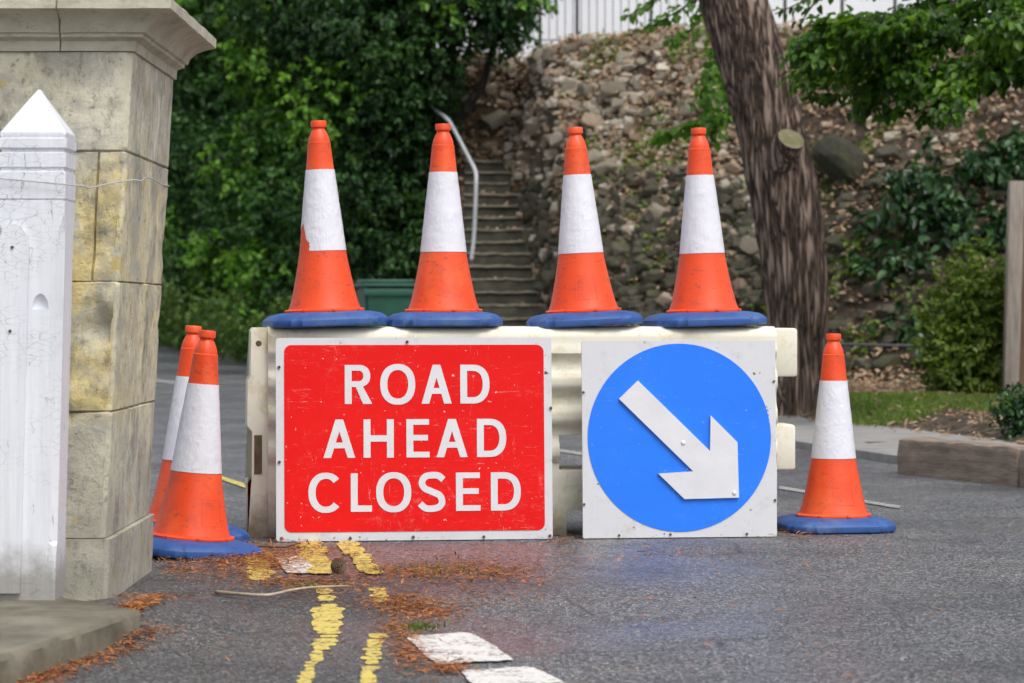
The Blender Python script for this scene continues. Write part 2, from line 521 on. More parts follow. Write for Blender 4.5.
M['iron'] = mat_simple('dark iron', (0.03, 0.03, 0.033), (0.08, 0.08, 0.085), 20, 0.6)
M['picket'] = mat_simple('weathered grey metal', (0.27, 0.30, 0.34), (0.42, 0.45, 0.5), 10, 0.6)
M['timber'] = mat_simple('weathered fence timber', (0.22, 0.18, 0.145), (0.44, 0.39, 0.34), 3, 0.85, 0.5, 0.01, (8, 8, 0.8))
M['timber_brown'] = mat_simple('brown fence timber', (0.12, 0.07, 0.04), (0.22, 0.14, 0.085), 3, 0.85, 0.5, 0.01, (8, 8, 0.8))
M['sleeper'] = mat_simple('old railway sleeper', (0.14, 0.10, 0.075), (0.36, 0.285, 0.225), 3.5, 0.9, 0.6, 0.015, (1, 5, 6))
M['pave'] = mat_simple('grey pavement', (0.20, 0.19, 0.18), (0.33, 0.32, 0.30), 6, 0.75, 0.3, 0.006, detail=9)
M['slab'] = mat_simple('mossy stone slab', (0.065, 0.058, 0.036), (0.22, 0.20, 0.145), 5, 0.6, 0.5, 0.012, detail=9)
M['bark'] = mat_bark('furrowed brown bark', (0.022, 0.013, 0.009), (0.135, 0.088, 0.062), (0.40, 0.30, 0.24), (11, 11, .9))
M['twig'] = mat_bark('dark twig bark', (0.02, 0.016, 0.012), (0.05, 0.04, 0.03), (0.09, 0.075, 0.06))
M['cut'] = mat_simple('mossy cut wood', (0.12, 0.11, 0.05), (0.22, 0.2, 0.11), 14, 0.85, 0.3)
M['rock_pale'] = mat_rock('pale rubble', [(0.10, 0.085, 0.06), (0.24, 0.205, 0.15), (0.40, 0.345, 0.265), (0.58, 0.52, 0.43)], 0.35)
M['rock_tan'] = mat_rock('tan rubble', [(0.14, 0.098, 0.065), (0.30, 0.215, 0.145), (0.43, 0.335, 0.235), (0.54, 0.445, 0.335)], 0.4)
M['dim_mossy'] = mat_rock('mossy shade-toned rubble', [(0.012, 0.011, 0.007), (0.036, 0.033, 0.021), (0.08, 0.072, 0.048), (0.19, 0.172, 0.13)], 0.8)  # real moss, with the lower bank's shade also put into the colour
M['boulder'] = mat_rock('dark mossy boulder', [(0.015, 0.015, 0.01), (0.03, 0.031, 0.018), (0.055, 0.055, 0.032)], 0.8)
M['needle'] = mat_leaf('fallen orange needles', [(0.08, 0.03, 0.014), (0.26, 0.09, 0.03), (0.50, 0.18, 0.05), (0.42, 0.24, 0.12)], 0.7, 0.1, 6)
M['litter'] = mat_leaf('brown leaf litter', [(0.09, 0.055, 0.032), (0.25, 0.155, 0.092), (0.40, 0.275, 0.18), (0.52, 0.40, 0.28)], 0.8, 0.1, 2)
M['dry_stick'] = mat_simple('dry stick', (0.30, 0.22, 0.15), (0.5, 0.42, 0.33), 20, 0.8)
M['leaf_dark'] = mat_leaf('dark evergreen leaves', [(0.007, 0.021, 0.008), (0.016, 0.05, 0.015), (0.04, 0.11, 0.026), (0.10, 0.22, 0.04)], 0.5)
M['leaf_mid'] = mat_leaf('mid green leaves', [(0.010, 0.030, 0.010), (0.026, 0.08, 0.018), (0.065, 0.17, 0.033), (0.14, 0.29, 0.05)], 0.4)
M['leaf_lime'] = mat_leaf('young bright ivy leaves', [(0.04, 0.11, 0.018), (0.10, 0.24, 0.028), (0.18, 0.37, 0.045), (0.27, 0.46, 0.07)], 0.38, 0.35, 0.9)
M['leaf_under'] = mat_leaf('grassy undergrowth leaves', [(0.04, 0.085, 0.022), (0.08, 0.16, 0.04), (0.15, 0.25, 0.06), (0.23, 0.31, 0.10)], 0.5)
M['leaf_bright'] = mat_leaf('bright lime leaves', [(0.06, 0.15, 0.02), (0.12, 0.26, 0.03), (0.20, 0.36, 0.05)], 0.45, 0.4, 3)
M['leaf_maple'] = mat_leaf('deep green maple leaves', [(0.011, 0.036, 0.004), (0.028, 0.082, 0.006), (0.065, 0.155, 0.011), (0.17, 0.29, 0.026)], 0.45, 0.4, 2)
M['leaf_olive'] = mat_leaf('olive shrub leaves', [(0.05, 0.085, 0.012), (0.09, 0.15, 0.016), (0.15, 0.22, 0.025), (0.23, 0.27, 0.05)], 0.45, 0.3, 3)
M['leaf_fern'] = mat_leaf('glossy dark fern leaves', [(0.008, 0.026, 0.010), (0.018, 0.055, 0.02), (0.05, 0.12, 0.04), (0.14, 0.24, 0.11)], 0.28, 0.2, 2)
M['grass'] = mat_leaf('grass blades', [(0.07, 0.13, 0.02), (0.14, 0.23, 0.035), (0.25, 0.31, 0.08)], 0.5, 0.3, 2)


def mat_soil():
    t = NT('leaf strewn soil')
    v = t.coord('Object')
    c = t.ramp(t.noise(v, 5, 9, 0.75), [(0.3, (0.02, 0.014, 0.009)), (0.48, (0.06, 0.043, 0.028)), (0.62, (0.13, 0.095, 0.06)), (0.75, (0.22, 0.165, 0.11))])
    cell = t.voro(v, 16, out='Color')
    sep = t.n('ShaderNodeSeparateColor'); t.l(cell, sep.inputs[0])
    fl = t.ramp(sep.outputs[0], [(0.78, 0.0), (0.97, 0.6)])
    c = t.mix(fl, c, (0.26, 0.19, 0.12))
    gm = t.ramp(t.noise(v, 0.9, 5, 0.6), [(0.52, 0.0), (0.68, 0.6)])
    c = t.mix(gm, c, (0.06, 0.075, 0.025))
    return t.done(c, 0.95, t.bump(t.noise(v, 18, 8, 0.75), 0.9, 0.06))


M['soil'] = mat_soil()

# ------------------------------------------------------------------ terrain
def road_edge(d):
    return 2.2 - 0.2127 * (d - 16.4) if d <= 33.8 else -1.5 - 0.2018 * (d - 33.8)


FOOT = [(-40, 230), (-9, 75), (-2, 41), (-0.6, 34.6), (0.5, 32.3), (4.5, 28), (6, 26.8), (9, 25.5), (30, 22)]


def footd(x):
    for (x0, d0), (x1, d1) in zip(FOOT, FOOT[1:]):
        if x <= x1: return d0 + (d1 - d0) * (x - x0) / (x1 - x0)
    return FOOT[-1][1]


def sm(a, b, x):
    t = max(0.0, min(1.0, (x - a) / (b - a)))
    return t * t * (3 - 2 * t)


STEP_D0, RISE, TREAD, NSTEP = 32.6, 0.158, 0.31, 18


def bank_z(x, d):
    e = x - road_edge(d)
    if e < 0: return -0.08
    verge = 0.11 * sm(0.0, 0.5, e - 1.15) - 0.08 * (1 - sm(0, 0.3, e))
    n = noise.fractal(Vector((x * 0.9, d * 0.9, 3.1)), 0.8, 2.0, 5) * 0.16
    s = d - footd(x)
    k = 1.0 if x > -0.9 else max(0.3, 1.0 - (-0.9 - x) * 0.4)
    s *= k
    t = max(0.0, s / 4.7)
    b = 4.12 * (1 - .075 * sm(2.6, 5, x)) * (sm(-0.12, 1.05, t) * 0.35 + min(1.0, max(0, t)) * 0.65)
    z = verge + b + n * (0.18 + 0.9 * sm(0, 0.3, s) * (1 - 0.85 * sm(.8, 1.05, t)))
    # cutting for the steps
    xr = 0.52 - 0.10 * max(0, d - STEP_D0)
    xl = -0.55
    top = STEP_D0 + NSTEP * TREAD
    if d < top + 0.9 and x > xl - 0.6 and x < xr + 0.6:
        zs = max(0.0, (d - STEP_D0) / TREAD * RISE) - 0.12 if d < top else NSTEP * RISE - 0.12 + sm(0, 0.9, d - top) * (z - NSTEP * RISE + 0.12)
        w = sm(xl - 0.45, xl - 0.02, x) * (1 - sm(xr + 0.0, xr + 0.4, x))
        z = z * (1 - w) + min(z, zs) * w
    return z


def on_bank(px, py, d0=15.0):
    d = d0
    while d < 90:
        p = P(px, py, d)
        if p.z <= bank_z(p.x, d): return p
        d += 0.03
    return p


def build_terrain():
    xs = list(np.arange(-13, 12.01, 0.13))
    xs = [-60, -40, -25, -18] + xs + [14, 18, 25, 40]
    ds = list(np.arange(14.0, 44.01, 0.14)) + list(np.arange(44.6, 100, 0.9)) + [110, 140, 200]
    V = []
    for d in ds:
        for x in xs:
            z = bank_z(x, d)
            V.append((x, d, z))
    nx = len(xs)
    Fc = []
    for j in range(len(ds) - 1):
        for i in range(nx - 1):
            a = j * nx + i
            if max(V[a][2], V[a + 1][2], V[a + nx][2], V[a + nx + 1][2]) <= -0.079: continue
            Fc.append((a, a + 1, a + nx + 1, a + nx))
    o = from_np('hillside', V, Fc, M['soil'], smooth=True)
    tag(o, kind='structure')


build_terrain()

bm = bmesh.new()
tess(bm, [[(-400, -200), (400, -200), (400, 600), (-400, 600)]], -0.1)
tag(from_bm('ground', bm, M['soil']), kind='structure')
# road sheet
bm = bmesh.new()
rp = [(-30, -12), (9, -12), (road_edge(-12), -12)][:1]
edge = [(road_edge(d), d) for d in (-12, 5, 12, 16.4, 20, 26, 33.8, 50, 67, 90, 130)]
left = [(x - 40, d) for x, d in edge]
for (a, b), (c, d2) in zip(zip(left, left[1:]), zip(edge, edge[1:])):
    vs = [bm.verts.new((*p, 0.0)) for p in (a, c, d2, b)]
    bm.faces.new(vs)
tag(from_bm('road', bm, M['road']), kind='structure')
# older, smoother surface on the left in front of the gate
bm = bmesh.new()
sp = [(128, 572), (175, 566), (240, 572), (300, 578), (365, 577), (420, 588), (405, 604), (408, 622), (398, 640), (412, 660), (440, 683)]
pl = []
for i in range(len(sp) - 1):
    for k in range(6):
        t = k / 6
        q = G(sp[i][0] * (1 - t) + sp[i + 1][0] * t + random.uniform(-4, 4), sp[i][1] * (1 - t) + sp[i + 1][1] * t + random.uniform(-1.2, 1.2))
        pl.append((q.x, q.y))
pl += [(-0.1, 5.5), (-0.05, 3), (-9, 3), (-9, 9.75)]
tess(bm, [pl], 0.004)
tag(from_bm('road_patch', bm, M['smooth_road']), kind='structure')
# pavement beside the far edge of the road, with a low kerb
bm = bmesh.new()
pe = [(road_edge(d) + 0.02, d) for d in np.arange(12.0, 33.0, 1.0)]
for (a, b) in zip(pe, pe[1:]):
    prof = lambda p: [(p[0], p[1], -0.02), (p[0] + 0.005, p[1], 0.045), (p[0] + 0.13, p[1], 0.052), (p[0] + 1.25, p[1], 0.06), (p[0] + 1.3, p[1], -0.05)]
    A, B = [bm.verts.new(q) for q in prof(a)], [bm.verts.new(q) for q in prof(b)]
    for i in range(4): bm.faces.new((A[i], B[i], B[i + 1], A[i + 1]))
bmesh.ops.remove_doubles(bm, verts=bm.verts, dist=1e-4)
tag(from_bm('pavement', bm, M['pave']), kind='structure')


def apron(x, y):
    d = math.hypot((x + 1.08) * 1.25, (y - 8.05) * .62)
    return -.012 + .066 * (1 - sm(.08, .62, d)) + .004 * noise.noise(Vector((x * 9, y * 9, 0)))


bm = bmesh.new()
gx, gy = np.linspace(-1.75, -.4, 60), np.linspace(6.7, 9.5, 70)
gv = [[bm.verts.new((x, y, apron(x, y))) for x in gx] for y in gy]
for j in range(len(gy) - 1):
    for i in range(len(gx) - 1):
        q = (gv[j][i], gv[j][i + 1], gv[j + 1][i + 1], gv[j + 1][i])
        if max(v.co.z for v in q) > -.004: bm.faces.new(q)
bmesh.ops.delete(bm, geom=[v for v in bm.verts if not v.link_faces], context='VERTS')
tag(from_bm('road_patch', bm, M['smooth_road'], None, True), kind='structure')


def ragged(pts, jit, z, sub=5):
    q = []
    for (a, b) in zip(pts, pts[1:] + pts[:1]):
        for k in range(sub):
            t = k / sub
            q.append((a[0] * (1 - t) + b[0] * t + random.uniform(-jit, jit), a[1] * (1 - t) + b[1] * t + random.uniform(-jit, jit) * 0.35))
    return [tuple(G(x, y, z))[:2] for x, y in q]


def marking(name, polys, mat, z, jit=1.5):
    bm = bmesh.new()
    for p in polys: tess(bm, [ragged(p, jit, z)], z)
    return tag(from_bm(name, bm, mat), kind='structure')


def worn_line(ctrl, gaps, seed):
    """a line broken by wear into rounded flakes; ctrl: (px, py, half width)."""
    rr = random.Random(seed)
    bm = bmesh.new()
    y = ctrl[0][1]
    while y < ctrl[-1][1]:
        for (x0, y0, w0), (x1, y1, w1) in zip(ctrl, ctrl[1:]):
            if y0 <= y <= y1: t = (y - y0) / (y1 - y0); cx = x0 + (x1 - x0) * t; hw = w0 + (w1 - w0) * t
        solid_part = any(a <= y <= b for a, b in gaps['solid'])
        hh = rr.uniform(4.5, 8.0) if solid_part else rr.uniform(2.2, 5.0)
        if any(a < y < b for a, b in gaps['none']): y += 2; continue
        ww = hw * (rr.uniform(.92, 1.08) if solid_part else rr.uniform(.55, 1.08)); sh = rr.uniform(-.2, .2) * hw
        ph = rr.uniform(0, 50)
        pts = []
        for k in range(44):
            a = 2 * math.pi * k / 44
            c, sn = math.cos(a), math.sin(a)
            f = 1 + .22 * noise.noise(Vector((c * 1.7 + ph, sn * 1.7, 0))) + .12 * noise.noise(Vector((c * 6 + ph, sn * 6, 3)))
            slope = (ctrl[-1][0] - ctrl[0][0]) / (ctrl[-1][1] - ctrl[0][1])
            dy = hh * .62 * math.copysign(abs(sn) ** .75, sn) * f
            pts.append(tuple(G(cx + sh + ww * math.copysign(abs(c) ** .6, c) * f, y + hh / 2 + dy, .0065))[:2])
        base = len(bm.verts)
        zz = .0055 + .0012 * rr.random()
        tess(bm, [pts], zz)
        y += hh * (1.02 if solid_part else rr.uniform(.9, 1.55))
    return tag(from_bm('yellow_road_line', bm, M['yellow']), kind='structure')


worn_line([(310, 541, 14), (321, 570, 14), (326, 592, 9), (329, 606, 16), (329, 620, 16), (326, 640, 12), (318, 652, 9), (308, 668, 8), (298, 692, 9)],
          {'solid': [(541, 571), (604, 622)], 'none': [(571, 588), (598, 603)]}, 4)
worn_line([(350, 541, 11), (373, 570, 10), (381, 594, 11), (377, 634, 11), (371, 658, 10), (364, 690, 8)], {'solid': [(541, 570)], 'none': [(571, 587), (601, 632)]}, 9)
worn_line([(257, 551, 13), (260, 575, 13)], {'solid': [(540, 570)], 'none': []}, 15)
marking('yellow_road_line', [[(222, 476), (246, 484), (246, 488), (222, 480)]], M['yellow'], 0.005, 0.4)
def worn_block(pts, seed):
    c = (sum(p[0] for p in pts) / 4, sum(p[1] for p in pts) / 4)
    out = []
    for (a, b) in zip(pts, pts[1:] + pts[:1]):
        for k in range(26):
            t = k / 26
            x, y = a[0] * (1 - t) + b[0] * t, a[1] * (1 - t) + b[1] * t
            n1 = noise.noise(Vector((x * .06, y * .12, seed))) * .07 + noise.noise(Vector((x * .3, y * .5, seed + 3))) * .035
            corner = 1 - .045 * max(0, 1 - min(t, 1 - t) / .14) ** 2
            out.append(tuple(G(c[0] + (x - c[0]) * (1 + n1) * corner, c[1] + (y - c[1]) * (1 + n1) * corner, .0058))[:2])
    bm = bmesh.new(); tess(bm, [out], .0058)
    return tag(from_bm('white_road_block', bm, M['white_line']), kind='structure')


worn_block([(405, 636), (472, 632), (516, 660), (436, 664)], 1.0)
worn_block([(459, 670), (534, 666), (604, 704), (500, 712)], 5.0)
marking('white_road_line', [[(272, 557), (300, 556), (322, 572), (288, 573)]], M['white_line'], 0.0065, 1.6)
marking('white_road_line', [[(779, 485.5), (900, 505.5), (900, 508.5), (779, 488.5)]], M['faded_line'], 0.005, 0.3)
marking('white_road_line', [[(100, 372), (176, 381.5), (176, 384), (100, 374.5)]], M['faded_line'], 0.005, 0.2)
marking('white_road_line', [[(480, 436), (600, 455), (600, 458), (480, 439)]], M['faded_line'], 0.005, 0.2)

# ------------------------------------------------------------------ leaves
def leaf_mesh(pos, axis, nrm, length, width, fold=0.25, droop=0.15):
    """ovate two-faced leaves; pos = leaf base."""
    n = len(pos)
    axis = axis / np.linalg.norm(axis, axis=1, keepdims=True)
    side = np.cross(axis, nrm); side /= np.linalg.norm(side, axis=1, keepdims=True) + 1e-9
    up = np.cross(side, axis)
    L = np.asarray(length).reshape(-1, 1) * np.ones((n, 1)); W = np.asarray(width).reshape(-1, 1) * np.ones((n, 1))
    V = np.empty((n, 6, 3))
    V[:, 0] = pos
    V[:, 1] = pos + axis * L * 0.33 + side * W * 0.5 + up * W * fold
    V[:, 2] = pos + axis * L * 0.72 + side * W * 0.36 + up * (W * fold * 0.7 - L * droop * 0.4)
    V[:, 3] = pos + axis * L - up * L * droop
    V[:, 4] = pos + axis * L * 0.72 - side * W * 0.36 + up * (W * fold * 0.7 - L * droop * 0.4)
    V[:, 5] = pos + axis * L * 0.33 - side * W * 0.5 + up * W * fold
    base = (np.arange(n) * 6)[:, None]
    f = np.concatenate([base + np.array([[0, 1, 2, 3]]), base + np.array([[0, 3, 4, 5]])], axis=1).reshape(-1, 4)
    return V.reshape(-1, 3), f


def unit(n):
    v = rng.normal(size=(n, 3))
    return v / np.linalg.norm(v, axis=1, keepdims=True)


def crown_leaves(lobes, per_m2, leaf, sprig=11, inner=0.25, droop=0.5, flat=0.8):
    """lobes: (centre, radius). Sprigs spread over a lumpy shell, each carrying drooping leaves."""
    PV, AX, NR, LN = [], [], [], []
    for c, r in lobes:
        c = np.array(c)
        ns = int(4 * math.pi * r * r * per_m2 / sprig)
        u = unit(ns)
        rad = r * (1.0 - np.abs(rng.normal(0, 0.16, ns)) + 0.10 * rng.normal(size=ns))
        # lumpy: push by 3D noise
        for i in range(ns):
            q = Vector(u[i] * r * 1.6 + c * 0.7)
            rad[i] *= 1.0 + 0.48 * noise.fractal(q, 0.7, 2.0, 3)
        deep = rng.random(ns) < inner
        rad[deep] *= rng.uniform(0.35, 0.85, deep.sum())
        p = c + u * rad[:, None] * np.array([1, 1, flat])
        d = u + 0.7 * unit(ns) + np.array([0, 0, -droop])
        d /= np.linalg.norm(d, axis=1, keepdims=True)
        tl = leaf * rng.uniform(1.8, 3.6, ns)
        for k in range(sprig):
            t = rng.random(ns)
            pk = p + d * (tl * t)[:, None]
            a = d * 0.5 + 0.9 * unit(ns) + np.array([0, 0, -0.35])
            nn = u * 0.5 + np.array([0, 0, 0.8]) + 0.5 * unit(ns)
            PV.append(pk); AX.append(a); NR.append(nn)
            LN.append(leaf * rng.uniform(0.6, 1.25, ns))
    LN = np.concatenate(LN)
    return leaf_mesh(np.concatenate(PV), np.concatenate(AX), np.concatenate(NR), LN, LN * 0.62)


def limb(bm, a, b, r0, r1, wob=0.12, n=7):
    a, b = Vector(a), Vector(b)
    L = (b - a).length
    pts, rs = [], []
    for i in range(n + 1):
        t = i / n
        p = a.lerp(b, t)
        if 0 < i < n: p += Vector((random.uniform(-1, 1), random.uniform(-1, 1), random.uniform(-.6, .6))) * wob * L * 0.25
        pts.append(p); rs.append(r0 * (1 - t) + r1 * t)
    tube(bm, pts, rs, 8)


def tree(name, label, cat, base, lobes_px, per_m2, leaf, mat, group=None, trunk_r=0.16, bright=0.12, **kw):
    lobes = [(P(x, y, d), r) for x, y, d, r in lobes_px]
    base = Vector(base)
    root = empty(name, base)
    tag(root, label, cat, group)
    off = [(c - base, r) for c, r in lobes]
    main, lime = [], []
    for c, r in off:
        main.append((c, r * .80))
        for _ in range(13):
            u = Vector(unit(1)[0]); u.y = -abs(u.y) * .9
            rr = r * random.uniform(.22, .44)
            (lime if random.random() < bright else main).append((c + u.normalized() * r * random.uniform(.72, 1.02), rr))
    V, f = crown_leaves(main, per_m2 * 1.45, leaf * .82, **kw)
    from_np('crown', V, f, mat, root)
    if lime:
        V, f = crown_leaves(lime, per_m2 * 1.2, leaf * .92, **kw)
        from_np('climbing_ivy', V, f, M['leaf_lime'], root)
    bm = bmesh.new()
    hub = sum((c for c, r in off), Vector()) / len(off)
    hub = Vector((hub.x * 0.4, hub.y * 0.4, max(0.3, hub.z * 0.45)))
    limb(bm, (0, 0, -0.3), hub, trunk_r, trunk_r * 0.7)
    for c, r in off:
        limb(bm, hub, c + Vector((0, 0, r * 0.3)), trunk_r * 0.55, 0.02)
        for k in range(3):
            limb(bm, c * 0.8 + hub * 0.2, c + Vector(unit(1)[0]) * r * 0.75, trunk_r * 0.16, 0.006, 0.2, 5)
    from_bm('trunk', bm, M['twig'], root, True)
    return root


def gz(x, d):
    return (x, d, max(0.0, bank_z(x, d)))


GT = 'trees and bushes along the far side of the road'
tree('evergreen_tree', 'dark evergreen tree arching over the top of the stone steps, overhanging the white wall', 'tree', gz(-1.3, 39.2),
     [(388, 58, 38.5, 1.2), (470, 5, 37.8, 0.75), (518, -2, 37.3, 0.45), (372, 180, 38.4, 0.95), (418, 120, 38.2, 0.42), (350, -50, 39, 1.7),
      (430, -85, 38, 1.0), (390, 250, 38.0, 0.75), (425, 212, 38.2, 0.40), (432, 280, 37.6, 0.36)], 300, 0.105, M['leaf_dark'], trunk_r=0.2, sprig=12, bright=.07)
tree('ivy_covered_tree', 'ivy covered tree with brighter leaf clumps behind the leftmost barrier cone', 'tree', gz(-3.3, 48.5),
     [(305, 50, 48, 1.75), (312, 165, 47, 1.35), (332, 245, 45.5, 1.05), (262, -30, 50, 1.9), (300, 285, 45.5, 0.85), (340, 110, 47, 1.0), (280, 215, 48, 1.0)],
     250, 0.125, M['leaf_mid'], trunk_r=0.22, sprig=12, bright=.32)
tree('roadside_tree', 'dark bushy roadside tree between the stone pillar and the ivy covered tree', 'tree', gz(-5.2, 61.5),
     [(236, 70, 62, 2.1), (232, 185, 60, 1.7), (258, 255, 57, 1.2), (225, -40, 62, 2.4), (222, 270, 59, 1.0)], 190, 0.14, M['leaf_dark'], trunk_r=0.24, sprig=12, bright=.2)
tree('roadside_tree', 'farthest roadside tree, rising directly beside the right edge of the stone pillar', 'tree', gz(-9.0, 79.5),
     [(186, 90, 79, 2.9), (182, 215, 78, 2.2), (204, 265, 75, 1.5), (185, -30, 79, 3.0), (140, 120, 86, 3.2)], 130, 0.16, M['leaf_mid'], trunk_r=0.28, sprig=12)
k = 0
under_labels = ['light green undergrowth bush at the road edge beside the green bin', 'low grassy bush at the road edge behind the leftmost barrier cone',
                'low bush at the far road edge directly left of the white barrier', 'low bush at the far road edge above the tops of the paired cones',
                'small bush at the far road edge above the kerb line, right of the paired cones', 'farthest low bush at the road edge beside the stone pillar']
for d, r in ((39, 0.62), (44, 0.62), (50, 0.68), (56, 0.72), (63, 0.8), (71, 0.9)):
    x = road_edge(d) + r * 0.75
    root = empty('roadside_bush', (x, d, 0.0))
    tag(root, under_labels[k], 'bush', GT)
    lob = [(Vector((random.uniform(-.3, .5), q * r * 1.1, r * random.uniform(0.55, 0.9))), r * random.uniform(0.75, 1.05)) for q in (-1.6, -.6, .5, 1.5)]
    V, f = crown_leaves(lob, 230 * (40 / d), 0.085 * d / 42, sprig=10, droop=0.1)
    from_np('leaves', V, f, M['leaf_under'], root)
    for c, rr in lob:
        bm = bmesh.new(); limb(bm, (c.x * .5, c.y, -0.1), c, 0.03, 0.008)
        from_bm('stem', bm, M['twig'], root)
    k += 1


def scatter_leaves(name, label_kind, fn, n, leaf, mat, flat=0.5, ratio=0.6):
    pts = []
    while len(pts) < n:
        q = fn()
        if q is not None: pts.append(q)
    pts = np.array(pts)
    ax = unit(n); ax[:, 2] *= flat
    nr = np.array([0, -0.5, 1.0]) + 0.5 * unit(n)
    L = leaf * rng.uniform(0.5, 1.3, n)
    V, f = leaf_mesh(pts, ax, nr, L, L * ratio)
    return tag(from_np(name, V, f, mat), kind='stuff')


def f_ivy():
    d = random.uniform(35, 72)
    x = road_edge(d) + random.uniform(0.2, 5.5) ** 1.0
    if x > -0.7: return None
    return (x, d, bank_z(x, d) + random.uniform(0.02, 0.25))


scatter_leaves('ground_ivy', None, f_ivy, 16000, 0.11, M['leaf_mid'])


def f_litter():
    x = random.uniform(-1.2, 7.5); d = footd(x) + random.uniform(-1.2, 6.0)
    if d < STEP_D0 and x < 0.5: return None
    if bank_z(x, d) < 1.6 and random.random() < (.75 if x < 3 else .55): return None
    if x > 2.9 and random.random() < .6: return None
    if noise.noise(Vector((x * 1.3, d * 1.3, 20))) < -.12 and random.random() < .8: return None
    return (x, d, bank_z(x, d) + random.choice((0.02, .05, .09, .13)))


scatter_leaves('bank_leaf_litter', None, f_litter, 22000, 0.068, M['litter'])


def f_needles():
    x = random.uniform(1.4, 5.6); d = random.uniform(15.6, 29)
    e = x - road_edge(d)
    if e < 1.0 or d > footd(x) + 0.5: return None
    if e < 1.5 and random.random() < 0.6: return None
    return (x, d, max(bank_z(x, d), 0.06) + 0.012)


scatter_leaves('verge_needles', None, f_needles, 9000, 0.06, M['litter'], 0.3, 0.25)


def f_green():
    x = random.uniform(0.6, 4.2); d = footd(x) + random.uniform(0.2, 5.5)
    if noise.noise(Vector((x * 1.6, d * 1.6, 9))) < 0.10: return None
    return (x, d, bank_z(x, d) + random.uniform(0.02, 0.16))


scatter_leaves('bank_weeds', None, f_green, 4200, 0.07, M['leaf_olive'], 0.9)

# grass strip on the verge
pts, ax = [], []
while len(pts) < 8500:
    px, py = random.uniform(838, 1040), random.uniform(402, 429)
    q = G(px, py, 0.1)
    if noise.noise(Vector((q.x * 1.5, q.y * 1.5, 2))) < -0.25 and random.random() < .8: continue
    if py > 421 + 6 * noise.noise(Vector((q.x * 3, 1, 1))): continue
    pts.append((q.x, q.y, bank_z(q.x, q.y))); ax.append((random.uniform(-.4, .4), random.uniform(-.4, .4), 1))
L = rng.uniform(0.02, 0.055, len(pts))
V, f = leaf_mesh(np.array(pts), np.array(ax), unit(len(pts)) * [1, 1, .1], L, 0.012, 0.1, 0.2)
tag(from_np('verge_grass', V, f, M['grass']), kind='stuff')

# ------------------------------------------------------------------ rocks
def rock_mesh(seed, sub=3, facet=0.8, boxy=True):
    bm = bmesh.new()
    bmesh.ops.create_icosphere(bm, subdivisions=sub, radius=1)
    rr = random.Random(seed)
    planes = [(Vector(ax) , rr.uniform(.5, .68)) for ax in ((1, 0, 0), (-1, 0, 0), (0, 1, 0), (0, -1, 0), (0, 0, 1), (0, 0, -1))]
    tw = Matrix.Rotation(rr.uniform(-.25, .25), 3, 'Y') @ Matrix.Rotation(rr.uniform(-.3, .3), 3, 'Z')
    planes = [(tw @ a, b) for a, b in planes] if boxy else []
    for _ in range(8):
        v = Vector((rr.gauss(0, 1), rr.gauss(0, 1), rr.gauss(0, 1))).normalized()
        planes.append((v, rr.uniform(0.58, 0.85)))
    for v in bm.verts:
        p = v.co.copy()
        for nn, h in planes:
            q = p.dot(nn)
            if q > h: p -= nn * (q - h) * min(1.0, facet * 1.2)
        p *= 1 + 0.07 * noise.fractal(p * 2.6 + Vector((seed * 3.7, 0, 0)), 0.8, 2, 4)
        v.co = p
    me = bpy.data.meshes.new('rock')
    bm.to_mesh(me); bm.free()
    me.shade_smooth(); me.set_sharp_from_angle(angle=R(24))
    return me


rock_bank = {k: [] for k in ('rock_pale', 'rock_tan', 'dim_mossy')}
for i in range(7):
    for k in rock_bank:
        me = rock_mesh(i * 5 + len(k))
        me.materials.append(M[k])
        rock_bank[k].append(me)
ROCK_TXT = {'rock_pale': ('pale grey rubble stone lying loose on the bank above the stone steps', 'pale rubble stones on the bank'),
            'rock_tan': ('tan brown rubble stone half sunk in the leafy bank', 'tan rubble stones on the bank'),
            'dim_mossy': ('dark mossy shade-toned rubble stone low on the bank, painted dark for shade', 'mossy shade-toned rubble stones low on the bank')}
placed = []
tries = 0
while len(placed) < 296 and tries < 60000:
    tries += 1
    if random.random() < 0.12:
        x = random.uniform(-1.3, 0.1)
    elif random.random() < 0.9:
        x = random.uniform(-0.35, 2.95)
    else:
        x = random.uniform(2.6, 6.5)
    s = random.uniform(-0.05, 5.4)
    d = footd(x) + s
    if x < .1: d = random.uniform(38.3, 40.5)
    if x < 0.62 - 0.10 * (d - STEP_D0) and d < STEP_D0 + NSTEP * TREAD + 0.25: continue
    if x < 0.2 and d < STEP_D0 + NSTEP * TREAD: continue
    if x > 2.9 and random.random() < 0.45: continue
    r = random.choice((0.065, 0.07, 0.075, 0.08, 0.09, 0.095, 0.105, 0.12, 0.15)) * (0.75 if x > 3 else 1.0)
    if any((x - a) ** 2 + (d - b) ** 2 * 1.5 < (0.72 * (r + c)) ** 2 for a, b, c in placed): continue
    placed.append((x, d, r))
    z = bank_z(x, d)
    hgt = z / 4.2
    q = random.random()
    kind = 'rock_pale' if x < .1 else 'dim_mossy' if q < 1.12 - 1.55 * hgt or (x > 2.9 and q < .8) else ('rock_pale' if q < 0.93 - 0.45 * hgt or random.random() < .35 else 'rock_tan')  # all pale above the steps to paint in light; dark low down for shade
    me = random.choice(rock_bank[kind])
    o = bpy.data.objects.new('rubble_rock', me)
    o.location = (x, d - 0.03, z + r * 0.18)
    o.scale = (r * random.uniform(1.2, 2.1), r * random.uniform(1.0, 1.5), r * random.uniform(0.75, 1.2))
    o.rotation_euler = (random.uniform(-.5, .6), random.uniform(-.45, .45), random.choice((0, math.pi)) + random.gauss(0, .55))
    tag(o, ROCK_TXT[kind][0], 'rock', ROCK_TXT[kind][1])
    COL.objects.link(o)
